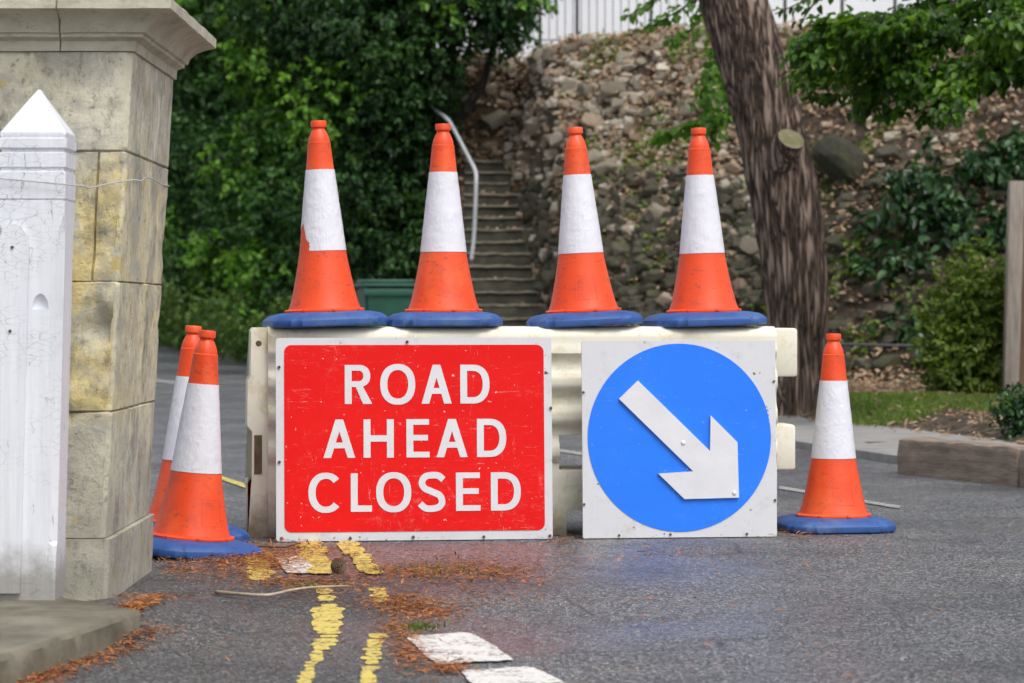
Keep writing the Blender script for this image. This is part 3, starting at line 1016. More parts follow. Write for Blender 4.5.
# small loose stones, too many to count: paler near the top, mossy with painted-in shade lower down
def loose(name, n, zlo, zhi, mat, rlo, rhi):
    kinds = []
    for i in range(5):
        me = rock_mesh(300 + i, 2, 1.0)
        uv = np.array([v.co[:] for v in me.vertices]); uf = np.array([list(p.vertices) for p in me.polygons])
        bpy.data.meshes.remove(me)
        kinds.append((uv, uf))
    VV, FF, c, base = [], [], 0, 0
    while c < n:
        x = random.uniform(-0.5, 7) if random.random() < .3 else random.uniform(-.4, 3.0)
        d = footd(x) + random.uniform(-0.3, 5.6)
        if x < 0.5 - 0.10 * (d - STEP_D0) and d < STEP_D0 + NSTEP * TREAD + .2: continue
        z = bank_z(x, d)
        if not (zlo + .5 * noise.noise(Vector((x, d, 4))) < z < zhi + .5 * noise.noise(Vector((x, d, 4)))): continue
        r = rlo + (rhi - rlo) * random.random() ** 2
        m = np.array(Matrix.Rotation(random.uniform(0, 6), 3, 'Z') @ Matrix.Rotation(random.uniform(-.9, .9), 3, 'X'))
        uv, uf = random.choice(kinds)
        v = uv * np.array([r * random.uniform(1.2, 2.1), r * 1.2, r * random.uniform(.6, 1.1)])
        VV.append(v @ m.T + np.array([x, d, z + r * .25])); FF.append(uf + base); base += len(uv)
        c += 1
    tag(from_np(name, np.concatenate(VV), np.concatenate(FF), mat, None, 24), kind='stuff')


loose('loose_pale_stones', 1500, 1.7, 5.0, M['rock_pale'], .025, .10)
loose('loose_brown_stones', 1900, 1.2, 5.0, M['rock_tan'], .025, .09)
loose('loose_mossy_stones', 2600, -.2, 2.4, M['dim_mossy'], .04, .14)  # mossy stones, darkened further to paint in shade
# leaning boulder on the bank
p = on_bank(846, 172)
me = rock_mesh(91, 4, 0.55, False); me.materials.append(M['boulder'])
o = bpy.data.objects.new('boulder', me)
o.location = p + Vector((0.02, -0.12, 0.02)); o.scale = (0.25, 0.34, 0.52); o.rotation_euler = (R(-8), R(-48), 0)
tag(o, 'large dark mossy boulder leaning on the bank right of the leaning tree trunk', 'boulder'); COL.objects.link(o)

# ------------------------------------------------------------------ steps and handrail
root = empty('stone_steps', (0, STEP_D0, 0))
tag(root, 'narrow flight of mossy concrete steps climbing the bank behind the barrier', 'steps')
for i in range(NSTEP):
    xr = 0.60 - 0.125 * (i * TREAD) + random.uniform(-.06, .05)
    z0, z1 = i * RISE, (i + 1) * RISE
    y0 = i * TREAD
    bm = bmesh.new()
    j = [random.uniform(-.012, .012) for _ in range(4)]
    box(bm, (-0.62, y0 + 0.02, z0 - 0.14), (xr, y0 + TREAD + 0.05, z1 - 0.03), 0.006)
    st = from_bm('step', bm, M['concrete'], root, 30)
    bm = bmesh.new()
    box(bm, (-0.615, y0 - 0.005 + j[0], z1 - 0.028), (xr - 0.01, y0 + TREAD + 0.015, z1 + j[1] * .4), 0.008)
    bmesh.ops.subdivide_edges(bm, edges=[e for e in bm.edges if e.calc_length() > .3], cuts=16, use_grid_fill=True)
    tl = random.uniform(-.012, .012)
    for v in bm.verts:
        v.co += noise.noise_vector(Vector((v.co.x * 7, i * 3.1, v.co.z * 5))) * .013
        v.co.z += tl * v.co.x
    from_bm('nosing', bm, M['nosing'], st, 30)
root = empty('handrail', P(475, 262, 35.2))
tag(root, 'bent grey tubular handrail beside the stone steps', 'handrail')
o0 = root.location
bm = bmesh.new()
hp = smooth_path([tuple(P(471, 262, 35.2) - o0), tuple(P(474, 235, 35.2) - o0), tuple(P(476, 185, 35.2) - o0), tuple(P(475.5, 172, 35.3) - o0), tuple(P(470, 160, 35.6) - o0), tuple(P(452, 126, 37) - o0), tuple(P(446, 118, 37.3) - o0), tuple(P(432, 108, 38) - o0)], 40)
tube(bm, hp, 0.024, 10)
from_bm('rail', bm, M['steel'], root, 60)
bm = bmesh.new()
b0 = P(471, 262, 35.2) - o0
tube(bm, [b0 + Vector((0, 0, 0.03)), b0 + Vector((-0.01, 0, -0.5))], 0.034, 10)
from_bm('post', bm, M['iron'], root, 60)

# ------------------------------------------------------------------ wheelie bin
bd = 33.2
bc = P(385, 310, bd)
root = empty('wheelie_bin', (bc.x, bd, 0.02), (0, 0, R(12)))
tag(root, 'green wheelie bin standing at the foot of the ivy beside the steps', 'bin')
bm = bmesh.new()
lo = [(-.24, -.26), (.24, -.26), (.24, .24), (-.24, .24)]
hi = [(-.29, -.35), (.29, -.35), (.29, .33), (-.29, .33)]
A = [bm.verts.new((x, y, 0.06)) for x, y in lo]; B = [bm.verts.new((x, y, 1.12)) for x, y in hi]
for i in range(4): bm.faces.new((A[i], A[(i + 1) % 4], B[(i + 1) % 4], B[i]))
bm.faces.new(A[::-1]); bm.faces.new(B)
bmesh.ops.bevel(bm, geom=list(bm.edges), offset=0.03, segments=2, affect='EDGES')
from_bm('body', bm, M['bin'], root, 40)
bm = bmesh.new(); box(bm, (-.32, -.385, 1.125), (.32, .36, 1.165), 0.012); box(bm, (-.29, -.35, 1.168), (.29, .30, 1.21), 0.02)
from_bm('lid', bm, M['bin'], root, 40)
bm = bmesh.new(); box(bm, (-.30, -.37, 1.02), (.30, -.335, 1.10), 0.01)
from_bm('rim', bm, M['bin'], root, 40)
for sx in (-1, 1):
    bm = bmesh.new()
    tube(bm, [(sx * .24, .27, .1), (sx * .295, .27, .1)], 0.1, 16)
    from_bm('wheel', bm, M['iron'], root, 40)

# ------------------------------------------------------------------ white house and railings on the bank top
WD = 41.5
root = empty('white_house', (1.0, WD, 4.2))
tag(root, 'white rendered house standing on top of the bank behind the railings', 'house')
bm = bmesh.new(); box(bm, (-1.6, 0, -0.6), (9, 5, 4.2))
from_bm('wall', bm, M['render_white'], root)
bm = bmesh.new()
for a, b in (((-1.9, -0.4, 4.2), (9.3, 5.4, 4.35)),): box(bm, a, b)
A = [bm.verts.new(q) for q in ((-1.9, -.4, 4.36), (9.3, -.4, 4.36), (9.3, 5.4, 4.36), (-1.9, 5.4, 4.36))]
B = [bm.verts.new(q) for q in ((0.8, 2.5, 6.3), (6.6, 2.5, 6.3))]
for q in ((A[0], A[1], B[1], B[0]), (A[1], A[2], B[1]), (A[2], A[3], B[0], B[1]), (A[3], A[0], B[0])): bm.faces.new(q)
from_bm('roof', bm, M['iron'], root)
bm = bmesh.new(); box(bm, (-1.62, -.05, -.6), (9.02, -.002, 0.22))
from_bm('plinth', bm, M['render_white'], root)
for wx in (4.2, 6.4):
    bm = bmesh.new(); box(bm, (wx, -0.03, 1.9), (wx + 1.1, -0.004, 3.3))
    w = from_bm('window', bm, M['picket'], root)
    bm = bmesh.new(); box(bm, (wx + .06, -0.042, 1.96), (wx + 1.04, -0.032, 3.24))
    from_bm('pane', bm, M['iron'], w)

RD = 38.3
rz = bank_z(1.5, RD)
root = empty('iron_railing', (0.05, RD, 4.27))
tag(root, 'grey picket railing with dark posts along the top of the bank', 'railing')
ppm = F / RD
bm = bmesh.new(); tube(bm, [(-0.1, 0, 0.20), (7.0, 0, 0.20)], 0.014, 6)
from_bm('rail', bm, M['picket'], root)
bm = bmesh.new(); tube(bm, [(-0.1, 0, 1.15), (7.0, 0, 1.15)], 0.02, 6)
from_bm('rail', bm, M['picket'], root)
post_x = []
for px in (540, 577, 651, 785, 842, 895, 950):
    x = (px - CX) / F * RD - 0.05
    post_x.append(x)
    bm = bmesh.new(); box(bm, (x - .022, -.022, -0.3), (x + .022, .022, 1.2), .004)
    from_bm('post', bm, M['iron'], root)
x = 0.02
while x < 3.4:
    if min(abs(x - q) for q in post_x) > 0.04:
        bm = bmesh.new(); tube(bm, [(x, 0, 0.2), (x, 0, 1.15)], 0.009, 6)
        from_bm('picket', bm, M['picket'], root)
    x += 0.106

# ------------------------------------------------------------------ leaning tree with bark
TD = 22.6
ctrl_px = [(797, 424, 26), (796, 411, 25), (796, 380, 27.5), (797, 340, 29), (797, 300, 30.5), (785, 200, 33), (763, 100, 32.5), (733, 0, 32), (700, -100, 31), (668, -200, 29), (640, -310, 26)]
tb = P(796, 414, TD)
root = empty('leaning_tree', (tb.x, TD, bank_z(tb.x, TD)))
tag(root, 'leaning tree with furrowed brown bark and a sawn off limb on the right verge', 'tree')
o0 = root.location.copy()
sp = smooth_path([(*(P(x, y, TD) - o0), r / (F / TD)) for x, y, r in ctrl_px], 190)
bm = bmesh.new()
rings = []
SEG = 96
for i, q in enumerate(sp):
    c = Vector(q[:3]); r = q[3]
    t = Vector(sp[min(i + 1, len(sp) - 1)][:3]) - Vector(sp[max(0, i - 1)][:3]); t.normalize()
    ux = Vector((1, 0, 0)); ux = (ux - t * ux.dot(t)).normalized(); uy = t.cross(ux)
    ring = []
    for k in range(SEG):
        a = 2 * math.pi * k / SEG
        tw = a + c.z * 0.12
        n1 = noise.noise(Vector((math.cos(tw) * 7, math.sin(tw) * 7, c.z * 1.1)))
        n2 = noise.noise(Vector((math.cos(tw) * 12, math.sin(tw) * 12, c.z * 3.5 + 7)))
        fur = -abs(n1) ** 0.8 * 0.19 + 0.05 * n2 + 0.07
        flare = 0.22 * max(0, 0.35 - c.z) * (1 + 0.6 * math.cos(3 * a + 1))
        rr = r * (1 + fur) + flare
        ring.append(bm.verts.new(c + (ux * math.cos(a) + uy * math.sin(a)) * rr))
    rings.append(ring)
for a, b in zip(rings, rings[1:]):
    for k in range(SEG):
        j = (k + 1) % SEG
        bm.faces.new((a[k], a[j], b[j], b[k]))
bm.faces.new(rings[0][::-1]); bm.faces.new(rings[-1])
tr = from_bm('trunk', bm, M['bark'], root, True)
# sawn limb
bm = bmesh.new()
c1 = P(791, 139, TD - .33) - o0; c0 = c1 - Vector((.08, -.19, .19))
tube(bm, [c0, c0.lerp(c1, .6), c1], [.15, .125, .108], 20, dr=lambda a, i: .06 * math.sin(3 * a))
st = from_bm('limb_stump', bm, M['bark'], root, 50)
bm = bmesh.new()
dirv = (c1 - c0).normalized(); ax1 = dirv.orthogonal().normalized(); ax2 = dirv.cross(ax1)
bm.faces.new([bm.verts.new(c1 + dirv * 0.003 + (ax1 * math.cos(a) + ax2 * math.sin(a)) * .106) for a in np.linspace(0, 2 * math.pi, 29)[:-1]])
from_bm('cut_face', bm, M['cut'], st)
# upper limbs and crown above the picture
top = Vector(sp[-1][:3])
bm = bmesh.new()
limb(bm, top, top + Vector((-1.2, .5, 2.2)), .2, .06)
limb(bm, top, top + Vector((1.0, -.3, 2.4)), .17, .05)
limb(bm, Vector(sp[140][:3]), Vector(sp[140][:3]) + Vector((-1.6, .9, 1.0)), .09, .03)
from_bm('limb', bm, M['bark'], root, True)
lob = [(top + Vector((-1.2, .6, 2.4)), 1.3), (top + Vector((1.0, -.2, 2.7)), 1.3), (top + Vector((0, .6, 3.6)), 1.4), (top + Vector((-.2, 1.6, 2.2)), 1.1)]
V, f = crown_leaves(lob, 55, .11, sprig=10)
from_np('crown', V, f, M['leaf_mid'], root)


def sprays(name, parent, specs, leaf, mat, origin, woody=True):
    """specs: polylines of pixel points with depth, leaves along them in flat hanging sprays."""
    PV, AX, NR = [], [], []
    bm = bmesh.new()
    for pts, d, spread, dens in specs:
        q = [np.array(P(x, y, d + random.uniform(-.25, .25)) - origin) for x, y in pts]
        path = smooth_path(q, max(6, 5 * len(q)))
        if woody: tube(bm, path, [0.010 * (1 - .8 * i / len(path)) + .002 for i in range(len(path))], 5)
        for a, b in zip(path, path[1:]):
            L = np.linalg.norm(b - a)
            for _ in range(int(dens * L)):
                t = random.random()
                p = a + (b - a) * t
                off = unit(1)[0] * spread * random.random() * np.array([1, 1, .45])
                PV.append(p + off)
                AX.append(off / (spread + 1e-6) + (b - a) / L * .6 + unit(1)[0] * .4 + np.array([0, 0, -.35]))
                NR.append(np.array([0, -.25, 1.0]) + .4 * unit(1)[0])
    n = len(PV)
    L = leaf * rng.uniform(.55, 1.2, n)
    V, f = leaf_mesh(np.array(PV), np.array(AX), np.array(NR), L, L * .78)
    bm.verts.index_update()
    tv = np.array([v.co[:] for v in bm.verts]); tf = np.array([[v.index for v in q.verts] for q in bm.faces if len(q.verts) == 4])
    bm.free()
    o = from_np(name, np.concatenate([V, tv]), np.concatenate([f, tf + len(V)]), [mat, M['twig']], parent)
    o.data.polygons.foreach_set('material_index', np.concatenate([np.zeros(len(f), np.int32), np.ones(len(tf), np.int32)]))


for spec in [([(735, 20), (715, 60), (705, 105)], 23.5, .14, 260), ([(730, 60), (722, 95), (712, 140)], 23.4, .15, 260),
                            ([(728, 112), (700, 122), (655, 140)], 23.4, .10, 230), ([(712, -10), (680, 10), (648, 28)], 23.6, .10, 140),
                            ([(705, 10), (690, 30), (672, 42)], 23.6, .07, 140), ([(690, -20), (655, 0), (625, 18)], 23.6, .08, 90)]:
    sprays('leaf_spray', root, [spec], 0.075, M['leaf_bright'], o0)

# maple whose branch hangs in from the right
root = empty('maple_tree', (5.6, 20.6, .1))
tag(root, 'maple tree whose low leafy branch hangs into the upper right over the bank', 'tree')
o0 = root.location.copy()
bm = bmesh.new()
limb(bm, (0, 0, -.2), (-.1, 0, 3.2), .19, .15, .05)
limb(bm, (-.1, 0, 3.2), (.2, .3, 6), .15, .06, .1)
from_bm('trunk', bm, M['twig'], root, True)
bm = bmesh.new()
limb(bm, (-.08, 0, 2.55), P(1000, -20, 20.3) - o0, .075, .035, .1)
limb(bm, P(1000, -20, 20.3) - o0, P(860, 65, 20) - o0, .03, .008, .15)
from_bm('branch', bm, M['twig'], root, True)
specs = []
for _ in range(66):
    x0, y0 = random.uniform(855, 1060), random.uniform(-50, 82)
    dx, dy = random.uniform(-80, -15), random.uniform(5, 42)
    if x0 < 930: y0 = max(y0, 18)
    specs.append(([(x0, y0), (x0 + dx * .5, y0 + dy * .35), (x0 + dx, y0 + dy)], random.uniform(19.4, 21), .15, 270))
for a in (([(950, 60), (915, 95), (880, 118)], 20, .13, 190), ([(980, 70), (950, 100), (925, 122)], 20.2, .13, 200), ([(870, 60), (830, 62), (795, 75)], 20.3, .10, 130),
          ([(880, 85), (845, 95), (812, 98)], 20.1, .10, 130), ([(870, -10), (820, -4), (775, 14)], 20.6, .07, 60),
          ([(840, -25), (815, 2), (800, 24)], 20.6, .06, 60), ([(860, 20), (838, 40), (826, 62)], 20.3, .09, 90)): specs.append(a)
sprays('leaves', root, specs, 0.072, M['leaf_maple'], o0)
lob = [(Vector((0, .3, 5.6)), 1.5), (Vector((1.0, 0, 4.8)), 1.2), (Vector((-.6, .2, 4.9)), 1.0)]
V, f = crown_leaves(lob, 50, .11, sprig=10)
from_np('crown', V, f, M['leaf_maple'], root)

# ------------------------------------------------------------------ ferns, shrubs on the right
def shrub(px, py, size, label, d0=15.0):
    size *= .82
    base = on_bank(px, py, d0)
    root = empty('evergreen_shrub', base)
    tag(root, label, 'shrub', 'glossy dark evergreen shrubs on the right side of the bank')
    lob = []
    for k in range(6):
        a = random.uniform(0, 6.283); rad = size * random.uniform(.2, .85)
        lob.append((Vector((math.cos(a) * rad, math.sin(a) * rad * .6 - .15 * size, size * random.uniform(.15, .75))), size * random.uniform(.22, .42)))
    V, f = crown_leaves(lob, 270, .125, sprig=9, inner=.3, droop=1.3, flat=.9)
    V = np.asarray(V)
    from_np('leaves', V, f, M['leaf_fern'], root)
    for c, r in lob:
        bm = bmesh.new(); limb(bm, (c.x * .2, c.y * .2, -.08), c, .016, .004)
        from_bm('stem', bm, M['twig'], root)


shrub(930, 205, .62, 'broad glossy shrub on the bank beneath the maple branch')
shrub(985, 185, .62, 'evergreen shrub high on the bank just left of the fence post top')
shrub(905, 262, .46, 'small evergreen shrub on the bank between the boulder and the olive bush')
shrub(962, 238, .5, 'evergreen shrub directly above the olive green bush')
shrub(1015, 160, .5, 'highest evergreen shrub, above the top of the fence post')
shrub(868, 270, .3, 'smallest evergreen shrub, low on the bank close to the leaning tree trunk')
shrub(912, 330, .36, 'evergreen shrub hanging over the thin low rail beside the olive bush')
shrub(880, 222, .3, 'small evergreen shrub on the bank just below the dark boulder')
shrub(1002, 245, .5, 'evergreen shrub tucked between the olive bush and the fence post')
shrub(938, 345, .34, 'lowest evergreen shrub, at the left foot of the olive bush')

base = Vector((P(968, 400, 25.2).x, 25.2, .1))
root = empty('olive_bush', base)
tag(root, 'rounded olive green bush on the verge beside the grey fence post', 'bush')
lob = [(P(x, y, d) - base, r) for x, y, d, r in ((962, 362, 25.0, .36), (985, 350, 25.2, .36), (972, 310, 25.2, .36), (990, 282, 25.3, .30), (950, 345, 25.1, .26), (996, 315, 25.3, .3), (960, 385, 25, .25), (985, 388, 25, .25))]
V, f = crown_leaves(lob, 1500, .055, sprig=10, droop=.2, flat=1.0)
from_np('leaves', V, f, M['leaf_olive'], root)
for c, r in lob:
    bm = bmesh.new(); limb(bm, (c.x * .3, 0, -.1), c, .022, .006)
    from_bm('stem', bm, M['twig'], root)
base = Vector((P(1022, 430, 18.2).x, 18.2, .1))
root = empty('dark_shrub', base)
tag(root, 'small dark blue green shrub above the timber kerb at the right edge', 'bush')
lob = [(P(x, y, 18.2) - base, r) for x, y, r in ((1018, 418, .10), (1034, 408, .14), (1026, 426, .10), (1050, 415, .15))]
V, f = crown_leaves(lob, 3500, .04, sprig=9, droop=0)
from_np('leaves', V, f, M['leaf_fern'], root)
for c, r in lob:
    bm = bmesh.new(); limb(bm, (c.x * .3, 0, -.1), c, .012, .004)
    from_bm('stem', bm, M['twig'], root)

# fence post and panel at the right edge
root = empty('timber_fence', (P(1010, 405, 24.6).x, 24.6, .08))
tag(root, 'weathered timber fence with a tall grey square post at the right edge', 'fence')
bm = bmesh.new()
vs = box(bm, (-.062, -.062, -.15), (.062, .062, 1.90), .006)
bmesh.ops.transform(bm, matrix=Matrix.Shear('XY', 4, (.028, 0)), verts=bm.verts)
from_bm('post', bm, M['timber'], root, 30)
for k in range(14):
    bm = bmesh.new()
    x0 = .075 + k * .1
    box(bm, (x0, -.015 + .012 * (k % 2), 0.0), (x0 + .096, .005 + .012 * (k % 2), 1.82 + .01 * random.random()), .002)
    from_bm('board', bm, M['timber_brown'], root)
bm = bmesh.new(); box(bm, (.07, .03, 1.4), (1.5, .075, 1.49), .004); box(bm, (.07, .03, .35), (1.5, .075, .44), .004)
from_bm('fence_rail', bm, M['timber_brown'], root)

# thin low rail
root = empty('low_rail', P(890, 345, 26.6))
tag(root, 'thin dark horizontal rail on short stakes behind the right hand cone', 'rail')
o0 = root.location
bm = bmesh.new(); tube(bm, [P(838, 344, 26.6) - o0, P(885, 345.5, 26.6) - o0, P(940, 346, 26.6) - o0], .014, 8)
from_bm('bar', bm, M['iron'], root)
for px in (845, 938):
    bm = bmesh.new(); q = P(px, 345, 26.6) - o0; tube(bm, [q, q + Vector((0, 0, -.55))], .016, 8)
    from_bm('stake', bm, M['iron'], root)

# timber kerb blocks on the right
for a, b, lab in (((895, 474), (1016, 487), 'grey brown timber kerb block with a cut left end on the right verge'), ((1017, 487.2), (1120, 500), 'timber kerb block running out of the right edge of the photo')):
    A, B = G(*a), G(*b)
    A.y += .02; B.y += .02
    L = (B - A).length
    ang = math.atan2(B.y - A.y, B.x - A.x)
    bm = bmesh.new()
    box(bm, (0, 0, -.05), (L, .16, .195), .018)
    bmesh.ops.subdivide_edges(bm, edges=[e for e in bm.edges if e.calc_length() > .2], cuts=14, use_grid_fill=True)
    for v in bm.verts: v.co += noise.noise_vector(v.co * 9) * .011
    o = from_bm('timber_kerb', bm, M['sleeper'], None, 40)
    o.location = (A.x + .01, A.y, 0); o.rotation_euler = (0, 0, ang)
    tag(o, lab, 'kerb', 'timber kerb blocks')

# ------------------------------------------------------------------ stone pillar
PF, PB, PX, PW = 8.62, 9.68, -1.228, 0.85
LEAN = 0.056
root = empty('stone_pillar', (PX, PF, 0))
tag(root, 'weathered yellow limestone gate pillar with a moulded cap', 'pillar')
courses = [0.195, 0.575, 0.965, 1.355]
TOPZ = 1.652


def pillar_shell(z0, z1, grow, joints, rough, seed, us=.014, zs=.014):
    """closed ring of rough stone faces; joints: list of z; per-course vertical joints on the front face."""
    W, Dp = PW, PB - PF
    per = [(0 + grow, -grow), (0 + grow, Dp + grow), (-W - grow, Dp + grow), (-W - grow, -grow)]
    # perimeter order: right side (front->back), back, left, front(left->right)
    us_pts = []
    for (a, b), coarse, nrm in ((((per[0], per[1])), 1, (1, 0)), ((per[1], per[2]), 6, (0, 1)), ((per[2], per[3]), 6, (-1, 0)), ((per[3], per[0]), 1, (0, -1))):
        L = math.hypot(b[0] - a[0], b[1] - a[1])
        n = max(2, int(L / (us * coarse)))
        ts = set(k / n for k in range(n))
        if nrm == (0, -1):
            for jx in (-.083,):
                t = (jx - a[0]) / (b[0] - a[0])
                for e in (-.004, 0, .004): ts.add(t + e / L)
        for t in sorted(ts): us_pts.append((a[0] + (b[0] - a[0]) * t, a[1] + (b[1] - a[1]) * t, nrm, t, L))
    zl = set(np.arange(z0, z1, zs).round(4)) | {z1}
    for j in joints:
        for e in (-.005, 0, .005): zl.add(round(j + e, 4))
    zl = sorted(zl)
    bm = bmesh.new()
    rings = []
    for z in zl:
        ring = []
        for (x, y, nrm, t, L) in us_pts:
            p = Vector((x, y, z))
            edge = min(t, 1 - t) * L
            # rounded, worn arris
            rnd = max(0.0, 1 - edge / .02) ** 2 * .010
            blk = sum(1 for j in joints if z > j)
            sd = seed + blk * 13.7
            mid = 1.0 if .575 < z < 1.355 else (.35 if z >= 1.355 else .45)
            n1 = noise.fractal(p * 5 + Vector((sd, 0, 0)), .75, 2.1, 6)
            n2 = max(0, noise.noise(p * 8 + Vector((sd, 5, 0))) - .15)
            n3 = noise.noise(p * 32 + Vector((0, sd, 0)))
            if nrm[0] == 1: mid *= .24
            dep = rough * mid * (n1 * .014 - n2 * .045 + n3 * .004) - rnd
            # chips along the arris
            dep -= max(0, noise.noise(Vector((z * 14, sd, 2))) - .1) * .030 * max(0, 1 - edge / .045) * (.25 + mid * .4)
            for j in joints:
                if abs(z - j) < .002: dep -= .010
            if nrm == (0, -1) and abs(x + .083) < .002 and .965 < z < 1.355: dep -= .012
            q = p + Vector((nrm[0], nrm[1], 0)) * dep
            if edge < .001: q += Vector((-.006, .006, 0))
            q.x += LEAN * z
            ring.append(bm.verts.new(q))
        rings.append(ring)
    n = len(us_pts)
    for a, b in zip(rings, rings[1:]):
        for k in range(n):
            j = (k + 1) % n
            bm.faces.new((a[k], a[j], b[j], b[k]))
    bm.faces.new(rings[0][::-1]); bm.faces.new(rings[-1])
    return bm


from_bm('shaft', pillar_shell(.198, TOPZ, 0.0, [.575, .965, 1.355], 1.0, 3.3), M['stone'], root, 50)
from_bm('plinth', pillar_shell(-.08, .195, .018, [], .9, 8.8), M['stone'], root, 50)
# moulded cap, mitred round the four sides
prof = [(-.02, 1.654), (.008, 1.654), (.008, 1.684), (.018, 1.690), (.030, 1.694), (.030, 1.704), (.040, 1.707), (.046, 1.725), (.064, 1.746), (.092, 1.760), (.112, 1.766), (.122, 1.770), (.122, 1.800), (.115, 1.806), (.02, 1.87), (-.2, 1.93)]
bm = bmesh.new()
W, Dp = PW, PB - PF
loops = []
for off, z in prof:
    ring = []
    cs = [(off, -off), (off, Dp + off), (-W - off, Dp + off), (-W - off, -off)]
    for k in range(4):
        a, b = cs[k], cs[(k + 1) % 4]
        n = 36
        ts = [i / n for i in range(n)]
        if k == 3:
            ts = sorted(ts + [(-.215 - a[0]) / (b[0] - a[0]) + e for e in (-.003, 0, .003)])
        for t in ts:
            x, y = a[0] + (b[0] - a[0]) * t, a[1] + (b[1] - a[1]) * t
            p = Vector((x, y, z))
            er = noise.fractal(p * 9, .8, 2, 5) * .0022 - max(0, noise.noise(p * 14) - .42) * .010
            nx, ny = ((1, 0), (0, 1), (-1, 0), (0, -1))[k]
            g = -.014 if (k == 3 and abs(x + .215) < .0015) else 0
            ring.append(bm.verts.new((x + nx * (er + g) + LEAN * z, y + ny * (er + g), z + er * .5)))
    loops.append(ring)
for a, b in zip(loops, loops[1:]):
    n = len(a)
    for k in range(n): bm.faces.new((a[k], a[(k + 1) % n], b[(k + 1) % n], b[k]))
bm.faces.new(loops[0][::-1]); bm.faces.new(loops[-1])
from_bm('cap', bm, M['cornice'], root, 35)

# ------------------------------------------------------------------ stone slab under the gate post
SZ = .082
A = G(141, 610, SZ); B = G(0, 657, SZ)
dv = (B - A)
C0 = A + dv * 2.7
pts = [(A.x, A.y), (B.x, B.y), (C0.x, C0.y), (-2.7, C0.y), (-2.7, 8.16), (-1.30, 8.16), (-1.22, 7.97)]
bm = bmesh.new()
sub = []
for a, b in zip(pts, pts[1:] + pts[:1]):
    n = max(1, int(math.hypot(b[0] - a[0], b[1] - a[1]) / .035))
    for k in range(n):
        t = k / n
        sub.append((a[0] + (b[0] - a[0]) * t, a[1] + (b[1] - a[1]) * t))
lv = []
for z, ins in ((-.03, 0), (.03, 0), (.07, .002), (SZ, .012)):
    ring = []
    for x, y in sub:
        v = noise.noise(Vector((x * 12, y * 12, z * 20))) * .008
        ring.append(bm.verts.new((x + v - ins * .9, y + v + ins * .2, z)))
    lv.append(ring)
for a, b in zip(lv, lv[1:]):
    for k in range(len(a)):
        j = (k + 1) % len(a); bm.faces.new((a[k], a[j], b[j], b[k]))
bmesh.ops.triangulate(bm, faces=[bm.faces.new(lv[-1])])
slab = tag(from_bm('stone_slab', bm, M['slab'], None, 35), 'worn mossy stone slab under the white gate post', 'slab')

# ------------------------------------------------------------------ white gate post and gate
px0, pd0 = -1.352, 8.02
root = empty('gate_post', (px0, pd0, SZ))
tag(root, 'white painted timber gate post with a pointed top in front of the stone pillar', 'post')
hw = .094
bm = bmesh.new()
lev = [(0, hw, .003), (.11, hw, .004), (.15, hw, .012), (.16, hw, .022), (1.0, hw, .022), (1.03, hw, .012), (1.06, hw, .003), (1.098, hw, .003), (1.10, hw - .004, .003), (1.103, hw - .004, .003), (1.105, hw, .003),
       (1.178, hw, .003), (1.18, hw - .006, .003), (1.188, hw - .006, .003), (1.192, hw - .001, .003), (1.23, hw - .001, .003), (1.233, hw - .008, .003), (1.241, hw - .008, .003), (1.245, hw, .003), (1.270, hw, .003), (1.272, hw - .005, .003),
       (1.280, hw - .003, .003), (1.288, hw - .004, .004), (1.41, .004, .0005)]
rings = []
for z, h, c in lev:
    cs = [(h - c, -h), (h, -h + c), (h, h - c), (h - c, h), (-h + c, h), (-h, h - c), (-h, -h + c), (-h + c, -h)]
    rings.append([bm.verts.new((x + .026 * z, y, z)) for x, y in cs])
for a, b in zip(rings, rings[1:]):
    for k in range(8): bm.faces.new((a[k], a[(k + 1) % 8], b[(k + 1) % 8], b[k]))
bm.faces.new(rings[0][::-1]); bm.faces.new(rings[-1])
shaft = from_bm('shaft', bm, M['white_wood'], root, 25)
# thumb shaped hollow cut into the front face
bm = bmesh.new()
vs = bmesh.ops.create_uvsphere(bm, u_segments=24, v_segments=16, radius=.03)['verts']
bmesh.ops.transform(bm, matrix=Matrix.Translation((.055, -hw - .006, .80)) @ Matrix.Diagonal((.8, .75, 1.5, 1)), verts=vs)
bmesh.ops.bisect_plane(bm, geom=list(bm.verts) + list(bm.edges) + list(bm.faces), plane_co=(0, 0, .80), plane_no=(0, 0, -1), clear_outer=True)
bmesh.ops.holes_fill(bm, edges=list(bm.edges))
ct = from_bm('cutter', bm, None, root)
bo = shaft.modifiers.new('hollow', 'BOOLEAN'); bo.object = ct; bo.solver = 'EXACT'
bpy.context.view_layer.update()
me = bpy.data.meshes.new_from_object(shaft.evaluated_get(bpy.context.evaluated_depsgraph_get()))
shaft.modifiers.clear(); shaft.data = me
bpy.data.objects.remove(ct)
# rounded-top striking board with two nail heads
bm = bmesh.new()
ol = [(-.085, .02), (.0, .02), (.0, .97)] + [(-.0425 + .0425 * math.cos(a), .97 + .065 * math.sin(a)) for a in np.linspace(0, math.pi, 10)] + [(-.085, .97)]
fr = [bm.verts.new((x + .026 * z, -hw - .016, z)) for x, z in ol]
bk = [bm.verts.new((x + .026 * z, -hw - .001, z)) for x, z in ol]
n = len(ol)
for k in range(n): bm.faces.new((fr[k], fr[(k + 1) % n], bk[(k + 1) % n], bk[k]))
bm.faces.new(fr); bm.faces.new(bk[::-1])
sb = from_bm('striking_board', bm, M['white_wood'], root, 25)
for z in (.97, .74):
    bm = bmesh.new(); tube(bm, [(-.045 + .026 * z, -hw - .014, z), (-.045 + .026 * z, -hw - .0195, z)], .0045, 10)
    from_bm('nail', bm, M['bolt'], sb)

